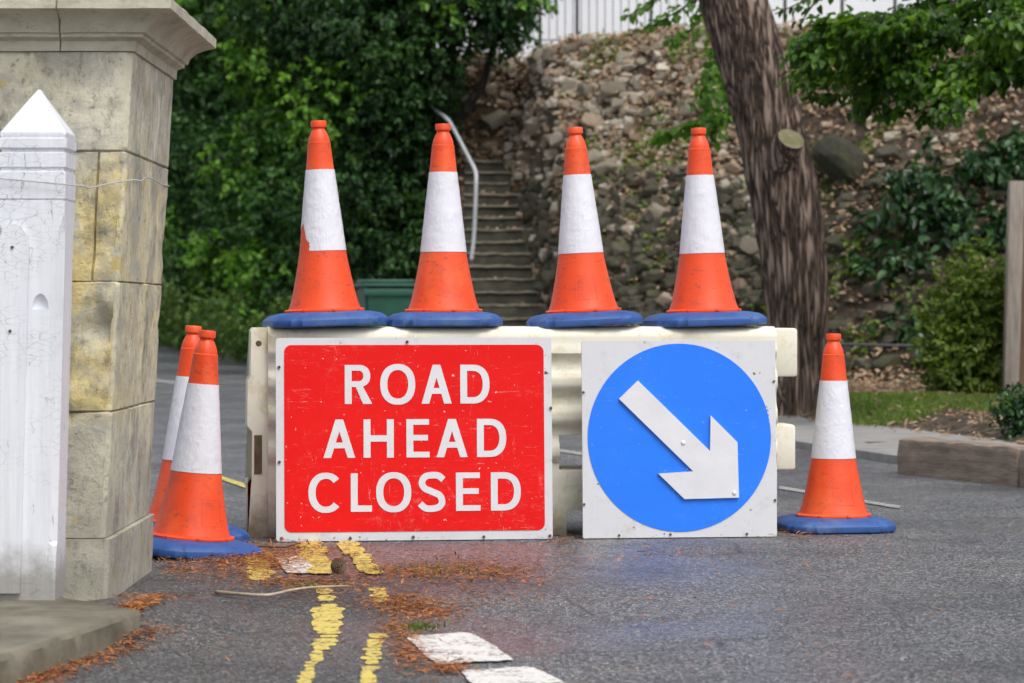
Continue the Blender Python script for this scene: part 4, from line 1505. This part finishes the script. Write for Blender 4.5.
root = empty('white_gate', (-1.452, 7.83, SZ + .02))
tag(root, 'white timber gate leaf at the extreme left edge beside the gate post', 'gate')
bm = bmesh.new(); box(bm, (-.07, -.03, .0), (.0, .03, 1.09), .008)
from_bm('stile', bm, M['white_wood'], root, 30)
for z in (.08, .55, .98):
    bm = bmesh.new(); box(bm, (-1.0, -.022, z), (-.072, .022, z + .09), .006)
    from_bm('rail', bm, M['white_wood'], root, 30)
for k in range(9):
    bm = bmesh.new(); box(bm, (-.17 - k * .1, -.042, .03), (-.08 - k * .1, -.024, 1.08), .004)
    from_bm('board', bm, M['white_wood'], root, 30)

# wire tied between post and pillar
bm = bmesh.new()
ww = [(-1.415, 7.915, 1.242), (-1.30, 7.912, 1.232), (-1.195, 7.915, 1.222), (-1.180, 7.95, 1.222)] + [tuple(P(x, y, d)) for x, y, d in ((90, 188, 8.3), (110, 183.5, 8.5), (134, 180, 8.60), (141, 181, 8.64), (146, 177.5, 8.9), (155, 180, 9.2), (161, 184, 9.45), (169, 186, 9.68))]
tube(bm, smooth_path(ww, 60), .0022, 6)
tag(from_bm('tie_wire', bm, M['steel'], None, True), 'thin wire tied from the white gate post across the stone pillar', 'wire')

# ------------------------------------------------------------------ plastic barrier
YAW = R(7.1)
BC = Vector((0.03, 11.42, 0))
BT = .815
broot = empty('road_barrier', BC, (0, 0, YAW))
tag(broot, 'off white plastic water filled road barrier carrying four cones', 'barrier')


def bl(u, v, z):
    c, s = math.cos(YAW), math.sin(YAW)
    return Vector((BC.x + u * c - v * s, BC.y + u * s + v * c, z))


def hole(u, z):
    for a, b in ((.13, .47), (-.47, -.13)):
        if a < u < b and .255 < z < .392: return True
        w = .02 * (1 - z / .1)
        if a + .03 < u < b + .03 and z < .10: return True
    return False


us = np.array(sorted(set(np.round(np.concatenate([np.linspace(-1.0, 1.0, 83), [.13, .47, -.13, -.47, .16, .5, -.1, -.44]]), 4))))
zs = np.array(sorted(set(np.round(np.concatenate([np.linspace(0.0, BT, 56), [.255, .392, .10]]), 4))))


def half(u, z):
    """half thickness with ribs, rounded shoulder and tapered ends"""
    h = .205
    h += .026 * (min(1.0, max(-1.0, 1.7 * math.cos((z - .33) / .135 * 2 * math.pi))) * .5) * sm(.22, .3, z) * (1 - sm(.70, .76, z))
    h -= .05 * max(0, (z - (BT - .035)) / .035) ** 2.2
    h -= .02 * sm(.0, .1, .05 - z)
    h -= max(0, -.935 - u) * 0.9
    h -= max(0, u - .955) * .5
    return h


bm = bmesh.new()
nu, nz, nv = len(us), len(zs), 7
grid = {}


def vert(i, j, k):
    key = (i, j, k)
    if key not in grid:
        u, z = us[i], zs[j]
        h = half(u, z)
        grid[key] = bm.verts.new((u, -h + 2 * h * k / nv, z))
    return grid[key]


solid = lambda i, j: 0 <= i < nu - 1 and 0 <= j < nz - 1 and not hole((us[i] + us[i + 1]) / 2, (zs[j] + zs[j + 1]) / 2)
for i in range(nu - 1):
    for j in range(nz - 1):
        if not solid(i, j): continue
        for k in (0, nv): bm.faces.new([vert(i, j, k), vert(i + 1, j, k), vert(i + 1, j + 1, k), vert(i, j + 1, k)])
        for (ii, jj, p, q) in ((i - 1, j, (i, j), (i, j + 1)), (i + 1, j, (i + 1, j), (i + 1, j + 1)), (i, j - 1, (i, j), (i + 1, j)), (i, j + 1, (i, j + 1), (i + 1, j + 1))):
            if not solid(ii, jj):
                for k in range(nv): bm.faces.new([vert(*p, k), vert(*q, k), vert(*q, k + 1), vert(*p, k + 1)])
body = from_bm('body', bm, M['barrier'], broot, 45)
bv = body.modifiers.new('bevel', 'BEVEL'); bv.width = .006; bv.segments = 2; bv.limit_method = 'ANGLE'; bv.angle_limit = R(50)
for u0, u1, z0, z1, v0, v1 in ((1.003, 1.098, .615, .808, -.12, .10), (1.003, 1.09, .245, .425, -.12, .10)):
    bm = bmesh.new(); box(bm, (u0, v0, z0), (u1, v1, z1), .012)
    from_bm('lug', bm, M['barrier'], broot, 40)
bm = bmesh.new()
slab_xz(bm, [(-.9995, 0), (-1.077, 0), (-1.079, .21), (-1.062, .232), (-1.060, .408), (-1.079, .43), (-1.077, .605), (-1.066, .625), (-1.064, .800), (-1.055, .811), (-.9995, .811)], -.120, .115)
bmesh.ops.triangulate(bm, faces=[f for f in bm.faces if len(f.verts) > 4], ngon_method='EAR_CLIP')
ce = from_bm('coupling_end', bm, M['barrier'], broot, 30)
bm = bmesh.new(); box(bm, (-1.052, -.1235, .245), (-1.022, -.1205, .395), .001)  # flat plate; dirt and the dark of a hollow put into its colour
from_bm('recess_patch', bm, M['grime'], ce)
for z in (.75, ):
    bm = bmesh.new(); tube(bm, [(-1.035, -.112, z), (-1.035, -.1205, z)], .012, 10)
    from_bm('filler_plug', bm, M['bolt'], broot, 40)

# ------------------------------------------------------------------ signs
def sign_frame(name, origin, tilt, label, cat):
    root = empty(name, origin, (R(-tilt), 0, YAW))
    return tag(root, label, cat)


K = 1.05 / 788.0     # metres per drawing unit


def rrect(x0, z0, x1, z1, r, n=7):
    out = []
    for cx, cz, a0 in ((x1 - r, z1 - r, 0), (x0 + r, z1 - r, 90), (x0 + r, z0 + r, 180), (x1 - r, z0 + r, 270)):
        for k in range(n + 1):
            a = R(a0 + 90 * k / n)
            out.append((cx + r * math.cos(a), cz + r * math.sin(a)))
    return out


# drawing coordinates -> local sign coordinates (origin at bottom left corner of the plate)
def rx(x): return (x - 101) * K * 1.005
def rz(y): return (657 - y) * K * 1.004


bl0 = G(276.3, 542.6)
red = sign_frame('road_sign', bl0 + Vector((0, 0, .004)), 3.2, 'red rectangular sign reading ROAD AHEAD CLOSED leaning on the barrier', 'sign')
bm = bmesh.new(); slab_xz(bm, rrect(0, 0, 1.056, .771, .012), 0, .012)
pl = from_bm('plate', bm, M['plate'], red, 30)
bm = bmesh.new(); slab_xz(bm, rrect(rx(124), rz(632), rx(867), rz(101), .028, 9), -.0018, -.0004)
from_bm('red_panel', bm, M['red'], red)
for x, z in ((.02, .012), (.28, .010), (.52, .012), (.79, .010), (1.045, .012), (.012, .3), (1.052, .5), (.012, .66), (.5, .755)):
    bm = bmesh.new(); tube(bm, [(x, -.001, z), (x, -.006, z)], .006, 8)
    from_bm('rivet', bm, M['bolt'], pl)

SV, SH = 19.6, 17.8


def sup(cx, cy, a, b, n, t0, t1, k):
    out = []
    for i in range(k + 1):
        t = R(t0 + (t1 - t0) * i / k)
        c, s = math.cos(t), math.sin(t)
        out.append((cx + a * math.copysign(abs(c) ** (2 / n), c), cy + b * math.copysign(abs(s) ** (2 / n), s)))
    return out


def glyph(ch, x0, y0, x1, y1):
    w, h = x1 - x0, y1 - y0
    T = lambda L: [[(x0 + x, y0 + y) for x, y in p] for p in L]
    if ch == 'H':
        m = h * .5
        return T([[(0, 0), (SV, 0), (SV, m - SH / 2), (w - SV, m - SH / 2), (w - SV, 0), (w, 0), (w, h), (w - SV, h), (w - SV, m + SH / 2), (SV, m + SH / 2), (SV, h), (0, h)]])
    if ch == 'E':
        m = h * .485; s = SH * .9
        return T([[(0, 0), (w * .98, 0), (w * .98, s), (SV, s), (SV, m - s / 2), (w * .93, m - s / 2), (w * .93, m + s / 2), (SV, m + s / 2), (SV, h - s), (w, h - s), (w, h), (0, h)]])
    if ch == 'L':
        return T([[(0, 0), (SV, 0), (SV, h - SH), (w, h - SH), (w, h), (0, h)]])
    if ch == 'A':
        ap, st = 11, 21.5
        xo = lambda y: w / 2 + ap + (w / 2 - ap) * y / h
        xi = lambda y: xo(y) - st
        ya = (st - ap) * h / (w / 2 - ap)
        yt, yb = h * .60, h * .60 + SH * .92
        return T([[(0, h), (w / 2 - ap, 0), (w / 2 + ap, 0), (w, h), (w - st, h), (xi(yb), yb), (w - xi(yb), yb), (st, h)], [(w / 2, ya), (xi(yt), yt), (w - xi(yt), yt)]])
    if ch == 'O':
        return T([sup(w / 2, h / 2, w / 2, h / 2, 2.25, 0, 360, 56)[:-1], sup(w / 2, h / 2, w / 2 - SV * 1.03, h / 2 - SH * .98, 2.2, 0, 360, 56)[:-1]])
    if ch == 'D':
        cx = w * .42
        o = [(0, 0)] + sup(cx, h / 2, w - cx, h / 2, 2.3, -90, 90, 30) + [(0, h)]
        i = [(SV, SH)] + sup(cx, h / 2, w - cx - SV, h / 2 - SH, 2.3, -90, 90, 30) + [(SV, h - SH)]
        return T([o, i])
    if ch == 'R':
        cx = w * .50; bh = h * .565
        o = [(0, 0)] + sup(cx, bh / 2, w * .93 - cx, bh / 2, 2.3, -90, 62, 22) + [(w * .66, bh - 1.5), (w, h), (w - 26, h), (w * .40, bh), (SV, bh), (SV, h), (0, h)]
        s = SH * .92
        i = [(SV, s)] + sup(cx, bh / 2, w * .93 - cx - SV, bh / 2 - s, 2.2, -90, 90, 20) + [(SV, bh - s)]
        return T([o, i])
    if ch == 'C':
        cx, cy = w * .53, h / 2
        o = sup(cx, cy, w * .53, h / 2, 2.2, 42, 318, 44)
        i = sup(cx, cy, w * .53 - SV * 1.03, h / 2 - SH * .98, 2.15, 318, 42, 44)
        # cut the two terminals square to the stroke
        return T([o + i])
    if ch == 'S':
        c = [(.91, .195), (.74, .098), (.50, .082), (.26, .12), (.145, .265), (.24, .405), (.50, .49), (.77, .585), (.865, .735), (.76, .872), (.49, .918), (.25, .895), (.075, .79)]
        path = smooth_path([(x * w, y * h) for x, y in c], 60)
        a, b = [], []
        for k, p in enumerate(path):
            t = path[min(k + 1, 60)] - path[max(k - 1, 0)]; t = t / np.linalg.norm(t)
            nn = np.array([-t[1], t[0]]) * (SH * .52)
            a.append(tuple(p + nn)); b.append(tuple(p - nn))
        return T([a + b[::-1]])


ROWS = [('ROAD', (158, 269), [(296, 374), (397, 497), (515, 601), (626, 710)]),
        ('AHEAD', (313, 422), [(235, 325), (349, 435), (471, 537), (557, 646), (673, 757)]),
        ('CLOSED', (466, 575), [(192, 285), (312, 372), (384, 484), (503, 583), (612, 682), (712, 798)])]
for word, (ya, yb), spans in ROWS:
    for ch, (xa, xb) in zip(word, spans):
        o = 2.5 if ch in 'OCS' else 0
        bm = bmesh.new()
        tess(bm, glyph(ch, xa, ya - o, xb, yb + o), fn=lambda x, y: (rx(x), -.0034, rz(y)))
        for f in bm.faces:
            f.normal_update()
            if f.normal.y > 0: f.normal_flip()
        ext = bmesh.ops.extrude_face_region(bm, geom=list(bm.faces))
        for v in ext['geom']:
            if isinstance(v, bmesh.types.BMVert): v.co.y += .0012
        from_bm('letter', bm, M['letter'], red)

# blue arrow sign
KX = KZ = .757 / 560.0
def bx(x): return (x - 120) * .760 / 545.0
def bz(y): return (647 - y) * KZ


bl1 = G(583, 539.4)
blue = sign_frame('arrow_sign', bl1 + Vector((0, 0, .004)), 2.6, 'white square sign with a blue disc and white arrow pointing down right', 'sign')
bm = bmesh.new(); slab_xz(bm, rrect(0, 0, bx(664), bz(86), .006, 3), 0, .012)
pl = from_bm('plate', bm, M['plate'], blue, 30)
bm = bmesh.new()
slab_xz(bm, [(bx(392) + .359 * math.cos(a), bz(363) + .363 * math.sin(a)) for a in np.linspace(0, 2 * math.pi, 97)[:-1]], -.0018, -.0004)
from_bm('blue_disc', bm, M['blue'], blue)
bm = bmesh.new()
ar = [(275, 200), (476, 402), (478, 300), (553, 377), (556, 535), (403, 538), (330, 465), (428, 459), (222, 252)]
tess(bm, [[(bx(x), bz(y)) for x, y in ar]], fn=lambda x, y: (x, -.013, y))
ext = bmesh.ops.extrude_face_region(bm, geom=list(bm.faces))
for v in ext['geom']:
    if isinstance(v, bmesh.types.BMVert): v.co.y += .0105
aw = from_bm('arrow', bm, M['letter'], blue)
for x, y in ((400, 378), (543, 522)):
    bm = bmesh.new(); bmesh.ops.create_uvsphere(bm, u_segments=12, v_segments=8, radius=.009)
    for v in bm.verts: v.co = Vector((v.co.x + bx(x), v.co.y * .5 - .0135, v.co.z + bz(y)))
    from_bm('rivet', bm, M['letter'], aw, True)
for x, z in ((.34, .012), (.005, .13), (.752, .14), (.14, .010), (.64, .011), (.005, .56), (.752, .60)):
    bm = bmesh.new(); tube(bm, [(x, -.001, z), (x, -.005, z)], .005, 8)
    from_bm('rivet', bm, M['bolt'], pl)

# ------------------------------------------------------------------ cones
CONE = [(.150, .056), (.1505, .062), (.145, .066), (.137, .068), (.1275, .095), (.1165, .14), (.105, .195), (.0955, .245), (.0885, .287), (.0535, .595), (.0440, .688), (.0440, .699), (.0405, .702), (.0400, .712), (.0350, .728), (.0275, .744), (.0235, .751),
        (.0240, .755), (.0295, .759), (.0305, .778), (.0285, .783), (.018, .784)]


def cone_r(z):
    for (r0, z0), (r1, z1) in zip(CONE[3:], CONE[4:]):
        if z0 <= z <= z1: return r0 + (r1 - r0) * (z - z0) / (z1 - z0)
    return .14


def cone_body(panel_ang):
    bm = bmesh.new()
    lathe(bm, CONE, 56, cap_top=False)
    lathe(bm, [(.018, .784), (.015, .74)], 56, cap_bot=False)
    for k in range(8):     # small lugs on the flange
        a = k * math.pi / 4 + .3
        box(bm, (.142, -.006, .057), (.155, .006, .066), .001, Matrix.Rotation(a, 4, 'Z'))
    if panel_ang is not None:    # raised maker's panel
        def strip(a0, a1, z0, z1, n=6):
            g = []
            for i in range(n + 1):
                a = panel_ang + a0 + (a1 - a0) * i / n
                col = []
                for z in (z0, z1):
                    for dr in (-.001, .0009):
                        r = cone_r(z) + dr
                        col.append(bm.verts.new((r * math.cos(a), r * math.sin(a), z)))
                g.append(col)
            for c0, c1 in zip(g, g[1:]):
                for q in ((1, 3), (3, 2), (0, 1)): bm.faces.new((c0[q[0]], c1[q[0]], c1[q[1]], c0[q[1]]))
            for c in (g[0], g[-1]): bm.faces.new((c[0], c[1], c[3], c[2]))
        w = .36
        strip(-w, w, .105, .108); strip(-w, w, .196, .199)
        strip(-w, -w + .03, .1085, .1955, 1); strip(w - .03, w, .1085, .1955, 1)
        for zz in np.arange(.118, .19, .011):
            a = -w + .09
            while a < w - .12:
                b = a + random.uniform(.05, .13)
                strip(a, min(b, w - .08), zz, zz + .006, 2)
                a = b + .035
    return bm


def sleeve_bm(torn):
    bm = bmesh.new()
    n, m = (220, 110) if torn is not None else (84, 30)
    z0, z1 = .287, .596
    rows = []
    for j in range(m + 1):
        z = z0 + (z1 - z0) * j / m
        r = .0885 + (.0535 - .0885) * (z - .287) / .308 + .0016
        row = []
        for i in range(n):
            a = 2 * math.pi * i / n
            wr = .0008 * noise.noise(Vector((math.cos(a) * 5, math.sin(a) * 5, z * 22))) + .0007 * noise.noise(Vector((math.cos(a) * 16, math.sin(a) * 16, z * 50)))
            row.append(bm.verts.new(((r + wr) * math.cos(a), (r + wr) * math.sin(a), z)))
        rows.append(row)
    for j in range(m):
        for i in range(n):
            if torn is not None:
                a = 2 * math.pi * (i + .5) / n
                da = (a - torn + math.pi) % (2 * math.pi) - math.pi
                zz = (j + .5) / m
                lim = .30 - max(0, da - .1) * .30 + .05 * math.sin(9 * da)
                if -1.6 < da < .66 + .07 * noise.noise(Vector((j * 30 / m * .5, 3, 1))) and zz < (lim if da > -.9 else lim * .6): continue
            bm.faces.new((rows[j][i], rows[j][(i + 1) % n], rows[j + 1][(i + 1) % n], rows[j + 1][i]))
    bm.verts.ensure_lookup_table()
    bmesh.ops.delete(bm, geom=[v for v in bm.verts if not v.link_faces], context='VERTS')
    return bm


def base_bm():
    bm = bmesh.new()
    a, c = .221, .072
    oct_ = [(a - c, -a), (a, -a + c), (a, a - c), (a - c, a), (-a + c, a), (-a, a - c), (-a, -a + c), (-a + c, -a)]
    rings = []
    for z, s in ((.0, .97), (.003, .992), (.007, 1.0), (.025, 1.0), (.029, .992), (.0415, .925), (.0475, .87), (.0545, .72), (.056, .60)):
        rings.append([bm.verts.new((x * s, y * s, z)) for x, y in oct_])
    for p, q in zip(rings, rings[1:]):
        for k in range(8): bm.faces.new((p[k], p[(k + 1) % 8], q[(k + 1) % 8], q[k]))
    bm.faces.new(rings[0][::-1]); bm.faces.new(rings[-1])
    vert_e = [e for e in bm.edges if abs(e.verts[0].co.z - e.verts[1].co.z) > .002]
    bmesh.ops.bevel(bm, geom=vert_e, offset=.022, segments=3, affect='EDGES')
    for k in (-.11, .11):
        pass
    return bm


def cone(loc, rot_z, lean_x, lean_y, sc, label, panel=None, torn=None):
    root = empty('traffic_cone', loc)
    root.rotation_euler = (R(lean_y), R(lean_x), 0)
    root.scale = (sc, sc, sc)
    tag(root, label, 'traffic cone', 'orange and white traffic cones with blue bases')
    b = from_bm('base', base_bm(), M['blue_base'], root, 35)
    b.rotation_euler = (0, 0, R(rot_z))
    from_bm('body', cone_body(panel), M['orange'], root, 28)
    from_bm('reflective_sleeve', sleeve_bm(torn), M['sleeve'], root, True)
    return root


def on_bar(px, v):
    # point on the barrier top seen at column px
    for u in np.arange(-1.1, 1.1, .001):
        q = bl(u, v, BT + .001)
        if CX + F * q.x / q.y >= px: return q
    return q


cone(on_bar(325, -.02), 14, -1.9, 0, 1.03, 'leftmost traffic cone on the barrier, its white sleeve torn at the lower left', None, math.pi + .38)
cone(on_bar(443.5, .0), 4, -.2, 0, 1.02, 'second traffic cone from the left on the barrier, in front of the bent handrail', None)
cone(on_bar(584, .01), 3, -2.6, 0, 1.01, 'third traffic cone from the left on the barrier, embossed square on its lower band', -math.pi / 2 + .1)
cone(on_bar(704, .0), 12, -1.6, 0, 1.01, 'rightmost traffic cone on the barrier, nearest the leaning tree trunk', None)
cone(Vector(((833.5 - CX) / F * 11.52, 11.52, .002)), 9, .0, 0, 1.0, 'single traffic cone standing on the road right of the barrier', -math.pi / 2 + .25)
cone(Vector((-1.160, 10.37, .006)), 34, 4.6, 0, 1.025, 'front cone of the pair standing on the road beside the stone pillar', -math.pi / 2 + .75)
cone(Vector((-1.255, 10.98, .014)), 20, 3.0, 0, 1.03, 'rear cone of the pair, half hidden behind the front cone beside the pillar', -math.pi / 2 - .3)

# ------------------------------------------------------------------ litter on the road
PV, AX = [], []
def cl(px, py, sx, sy, n, rot=0.0):
    for _ in range(int(n * (2.6 if sx < 50 else .8))):
        a, b = random.gauss(0, 1) * sx, random.gauss(0, 1) * sy
        x = px + a; y = py + b + a * rot
        if y < 500: continue
        q = G(x, y, .011)
        if q.y < 9.75 and q.y > 8.5 and q.x < -1.17: continue
        PV.append((q.x, q.y, max(.005, apron(q.x, q.y)) + .005 + abs(random.gauss(0, .004)))); AX.append((random.gauss(0, 1), random.gauss(0, 1), random.gauss(0, .12)))


for c in ((255, 552, 22, 6, 420, .05), (180, 566, 14, 5, 130), (225, 560, 18, 5, 220), (420, 572, 34, 4, 380, .06), (470, 566, 40, 6, 260), (500, 573, 24, 4, 220, .12), (330, 585, 45, 5, 260), (300, 548, 20, 4, 160),
          (405, 604, 22, 6, 420), (430, 612, 18, 5, 200), (440, 552, 70, 5, 260), (560, 556, 60, 7, 180), (700, 551, 40, 3, 40), (660, 560, 80, 10, 90), (412, 655, 12, 8, 160), (448, 667, 10, 3, 120), (398, 630, 12, 8, 160),
          (140, 622, 14, 4, 200, -.5), (112, 634, 22, 4, 460, -.42), (80, 650, 18, 4, 260, -.42), (45, 668, 16, 4, 160, -.4), (120, 600, 10, 3, 60), (235, 600, 50, 12, 120), (250, 650, 70, 20, 80), (600, 620, 150, 40, 300), (850, 545, 60, 8, 130), (880, 600, 90, 40, 120), (360, 600, 50, 6, 200), (300, 580, 40, 4, 200), (470, 590, 40, 10, 160), (240, 570, 30, 6, 260),
          (795, 533, 16, 3, 50), (560, 540, 12, 4, 60), (270, 560, 14, 5, 260), (330, 560, 30, 8, 200)): cl(*c)
for _ in range(1500):   # along the joint between slab and road
    t = random.uniform(-.05, 1.6)
    q = A = None
    a0 = G(141, 610, SZ); b0 = G(0, 657, SZ)
    p = a0.lerp(b0, t)
    qx, qy = p.x + abs(random.gauss(0, .045)) + .008, p.y + random.gauss(0, .03)
    PV.append((qx, qy, max(.005, apron(qx, qy)) + .006)); AX.append((random.gauss(0, 1), random.gauss(0, 1), random.gauss(0, .15)))
n = len(PV)
L = rng.uniform(.010, .034, n)
V, f = leaf_mesh(np.array(PV), np.array(AX), np.tile([0, 0, 1.0], (n, 1)) + .3 * unit(n), L, L * rng.uniform(.06, .26, n), .1, .05)
tag(from_np('fallen_needles', V, f, M['needle']), kind='stuff')
# tufts of grass and moss in the road joint
PV, AX = [], []
for px, py, sx, sy, n in ((418, 629, 12, 2.0, 120), (425, 570, 30, 1.5, 120), (310, 587, 20, 1.5, 60)):
    for _ in range(n):
        q = G(px + random.gauss(0, sx), py + random.gauss(0, sy), .006)
        PV.append(tuple(q)); AX.append((random.gauss(0, .6), random.gauss(0, .6), .7))
L = rng.uniform(.008, .022, len(PV))
V, f = leaf_mesh(np.array(PV), np.array(AX), unit(len(PV)), L, L * .3)
tag(from_np('moss_tufts', V, f, M['leaf_olive']), kind='stuff')

# pine cone
pc = G(338, 574)
root = empty('pine_cone', pc + Vector((0, 0, .03)), (R(70), 0, R(35)))
tag(root, 'small brown pine cone lying below the red sign', 'pine cone')
bm = bmesh.new(); lathe(bm, [(.004, -.034), (.014, -.028), (.018, -.01), (.016, .01), (.008, .028), (.002, .034)], 12)
from_bm('core', bm, M['bolt'], root, True)
PV, AX, NR, LL = [], [], [], []
for k in range(90):
    t = k / 90; a = k * 2.39996
    z = -.03 + .06 * t; r = .016 * math.sin(math.pi * (.15 + .8 * t)) + .003
    PV.append((r * math.cos(a), r * math.sin(a), z)); AX.append((math.cos(a), math.sin(a), .5)); NR.append((-math.cos(a) * .4, -math.sin(a) * .4, 1)); LL.append(.022 * math.sin(math.pi * (.2 + .7 * t)))
LL = np.array(LL)
V, f = leaf_mesh(np.array(PV), np.array(AX), np.array(NR), LL, LL * .8, .1, -.1)
from_np('scales', V, f, M['timber_brown'], root)
root.scale = (.8, .8, .8)
root.location.z = .024
# dry stick
bm = bmesh.new()
st = [G(216, 592, .012), G(240, 594, .018), G(268, 595, .02), (G(292, 590, .022)), G(316, 587, .02), G(348, 586, .014)]
tube(bm, smooth_path([tuple(p) for p in st], 26), [.0062 - .00012 * i for i in range(27)], 7)
tag(from_bm('stick', bm, M['dry_stick'], None, True), 'thin pale dry stick lying on the asphalt below the pine cone', 'stick')
bm = bmesh.new()
st = [G(247, 548, .02), G(262, 546, .025), G(283, 547, .02), G(300, 543, .02)]
tube(bm, smooth_path([tuple(p) for p in st], 14), [.006 - .0002 * i for i in range(15)], 7)
tag(from_bm('stick', bm, M['bolt'], None, True), 'short dark twig lying against the foot of the red sign', 'stick')

# ------------------------------------------------------------------ light, sky, camera
EL, AZ = R(58), R(148)      # overcast: sun high, behind the camera to the right (azimuth clockwise from +Y)
w = bpy.data.worlds.new('World'); S.world = w; w.use_nodes = True
nt = w.node_tree
sky = nt.nodes.new('ShaderNodeTexSky'); sky.sky_type = 'NISHITA'; sky.sun_disc = False
sky.sun_elevation = EL; sky.sun_rotation = AZ; sky.air_density = 1.0; sky.dust_density = 4.0
hs = nt.nodes.new('ShaderNodeHueSaturation'); hs.inputs['Saturation'].default_value = 0.36
nt.links.new(sky.outputs[0], hs.inputs['Color'])
bg = nt.nodes['Background']; bg.inputs['Strength'].default_value = 0.15
nt.links.new(hs.outputs[0], bg.inputs['Color'])
sl = bpy.data.lights.new('sun', 'SUN'); sl.energy = 1.1; sl.angle = R(30); sl.color = (1.0, .97, .93)
so = bpy.data.objects.new('sun', sl); COL.objects.link(so)
dirv = Vector((math.sin(AZ) * math.cos(EL), math.cos(AZ) * math.cos(EL), math.sin(EL)))
so.rotation_euler = dirv.to_track_quat('Z', 'Y').to_euler(); so.location = dirv * 40

cam = bpy.data.cameras.new('camera'); co = bpy.data.objects.new('camera', cam); COL.objects.link(co)
co.location = (0, 0, H); co.rotation_euler = (R(90), 0, 0)
cam.sensor_width = 36; cam.lens = F / 1024 * 36; cam.shift_y = -(341.5 - HY) / 1024
cam.clip_end = 900; cam.clip_start = .1
cam.dof.use_dof = True; cam.dof.focus_distance = 10.0; cam.dof.aperture_fstop = 6.2
S.camera = co
S.view_settings.view_transform = 'Standard'; S.view_settings.look = 'None'
S.view_settings.exposure = 0.42; S.view_settings.gamma = 1
S.cycles.use_denoising = True
S.cycles.use_adaptive_sampling = False
S.cycles.max_bounces = 8
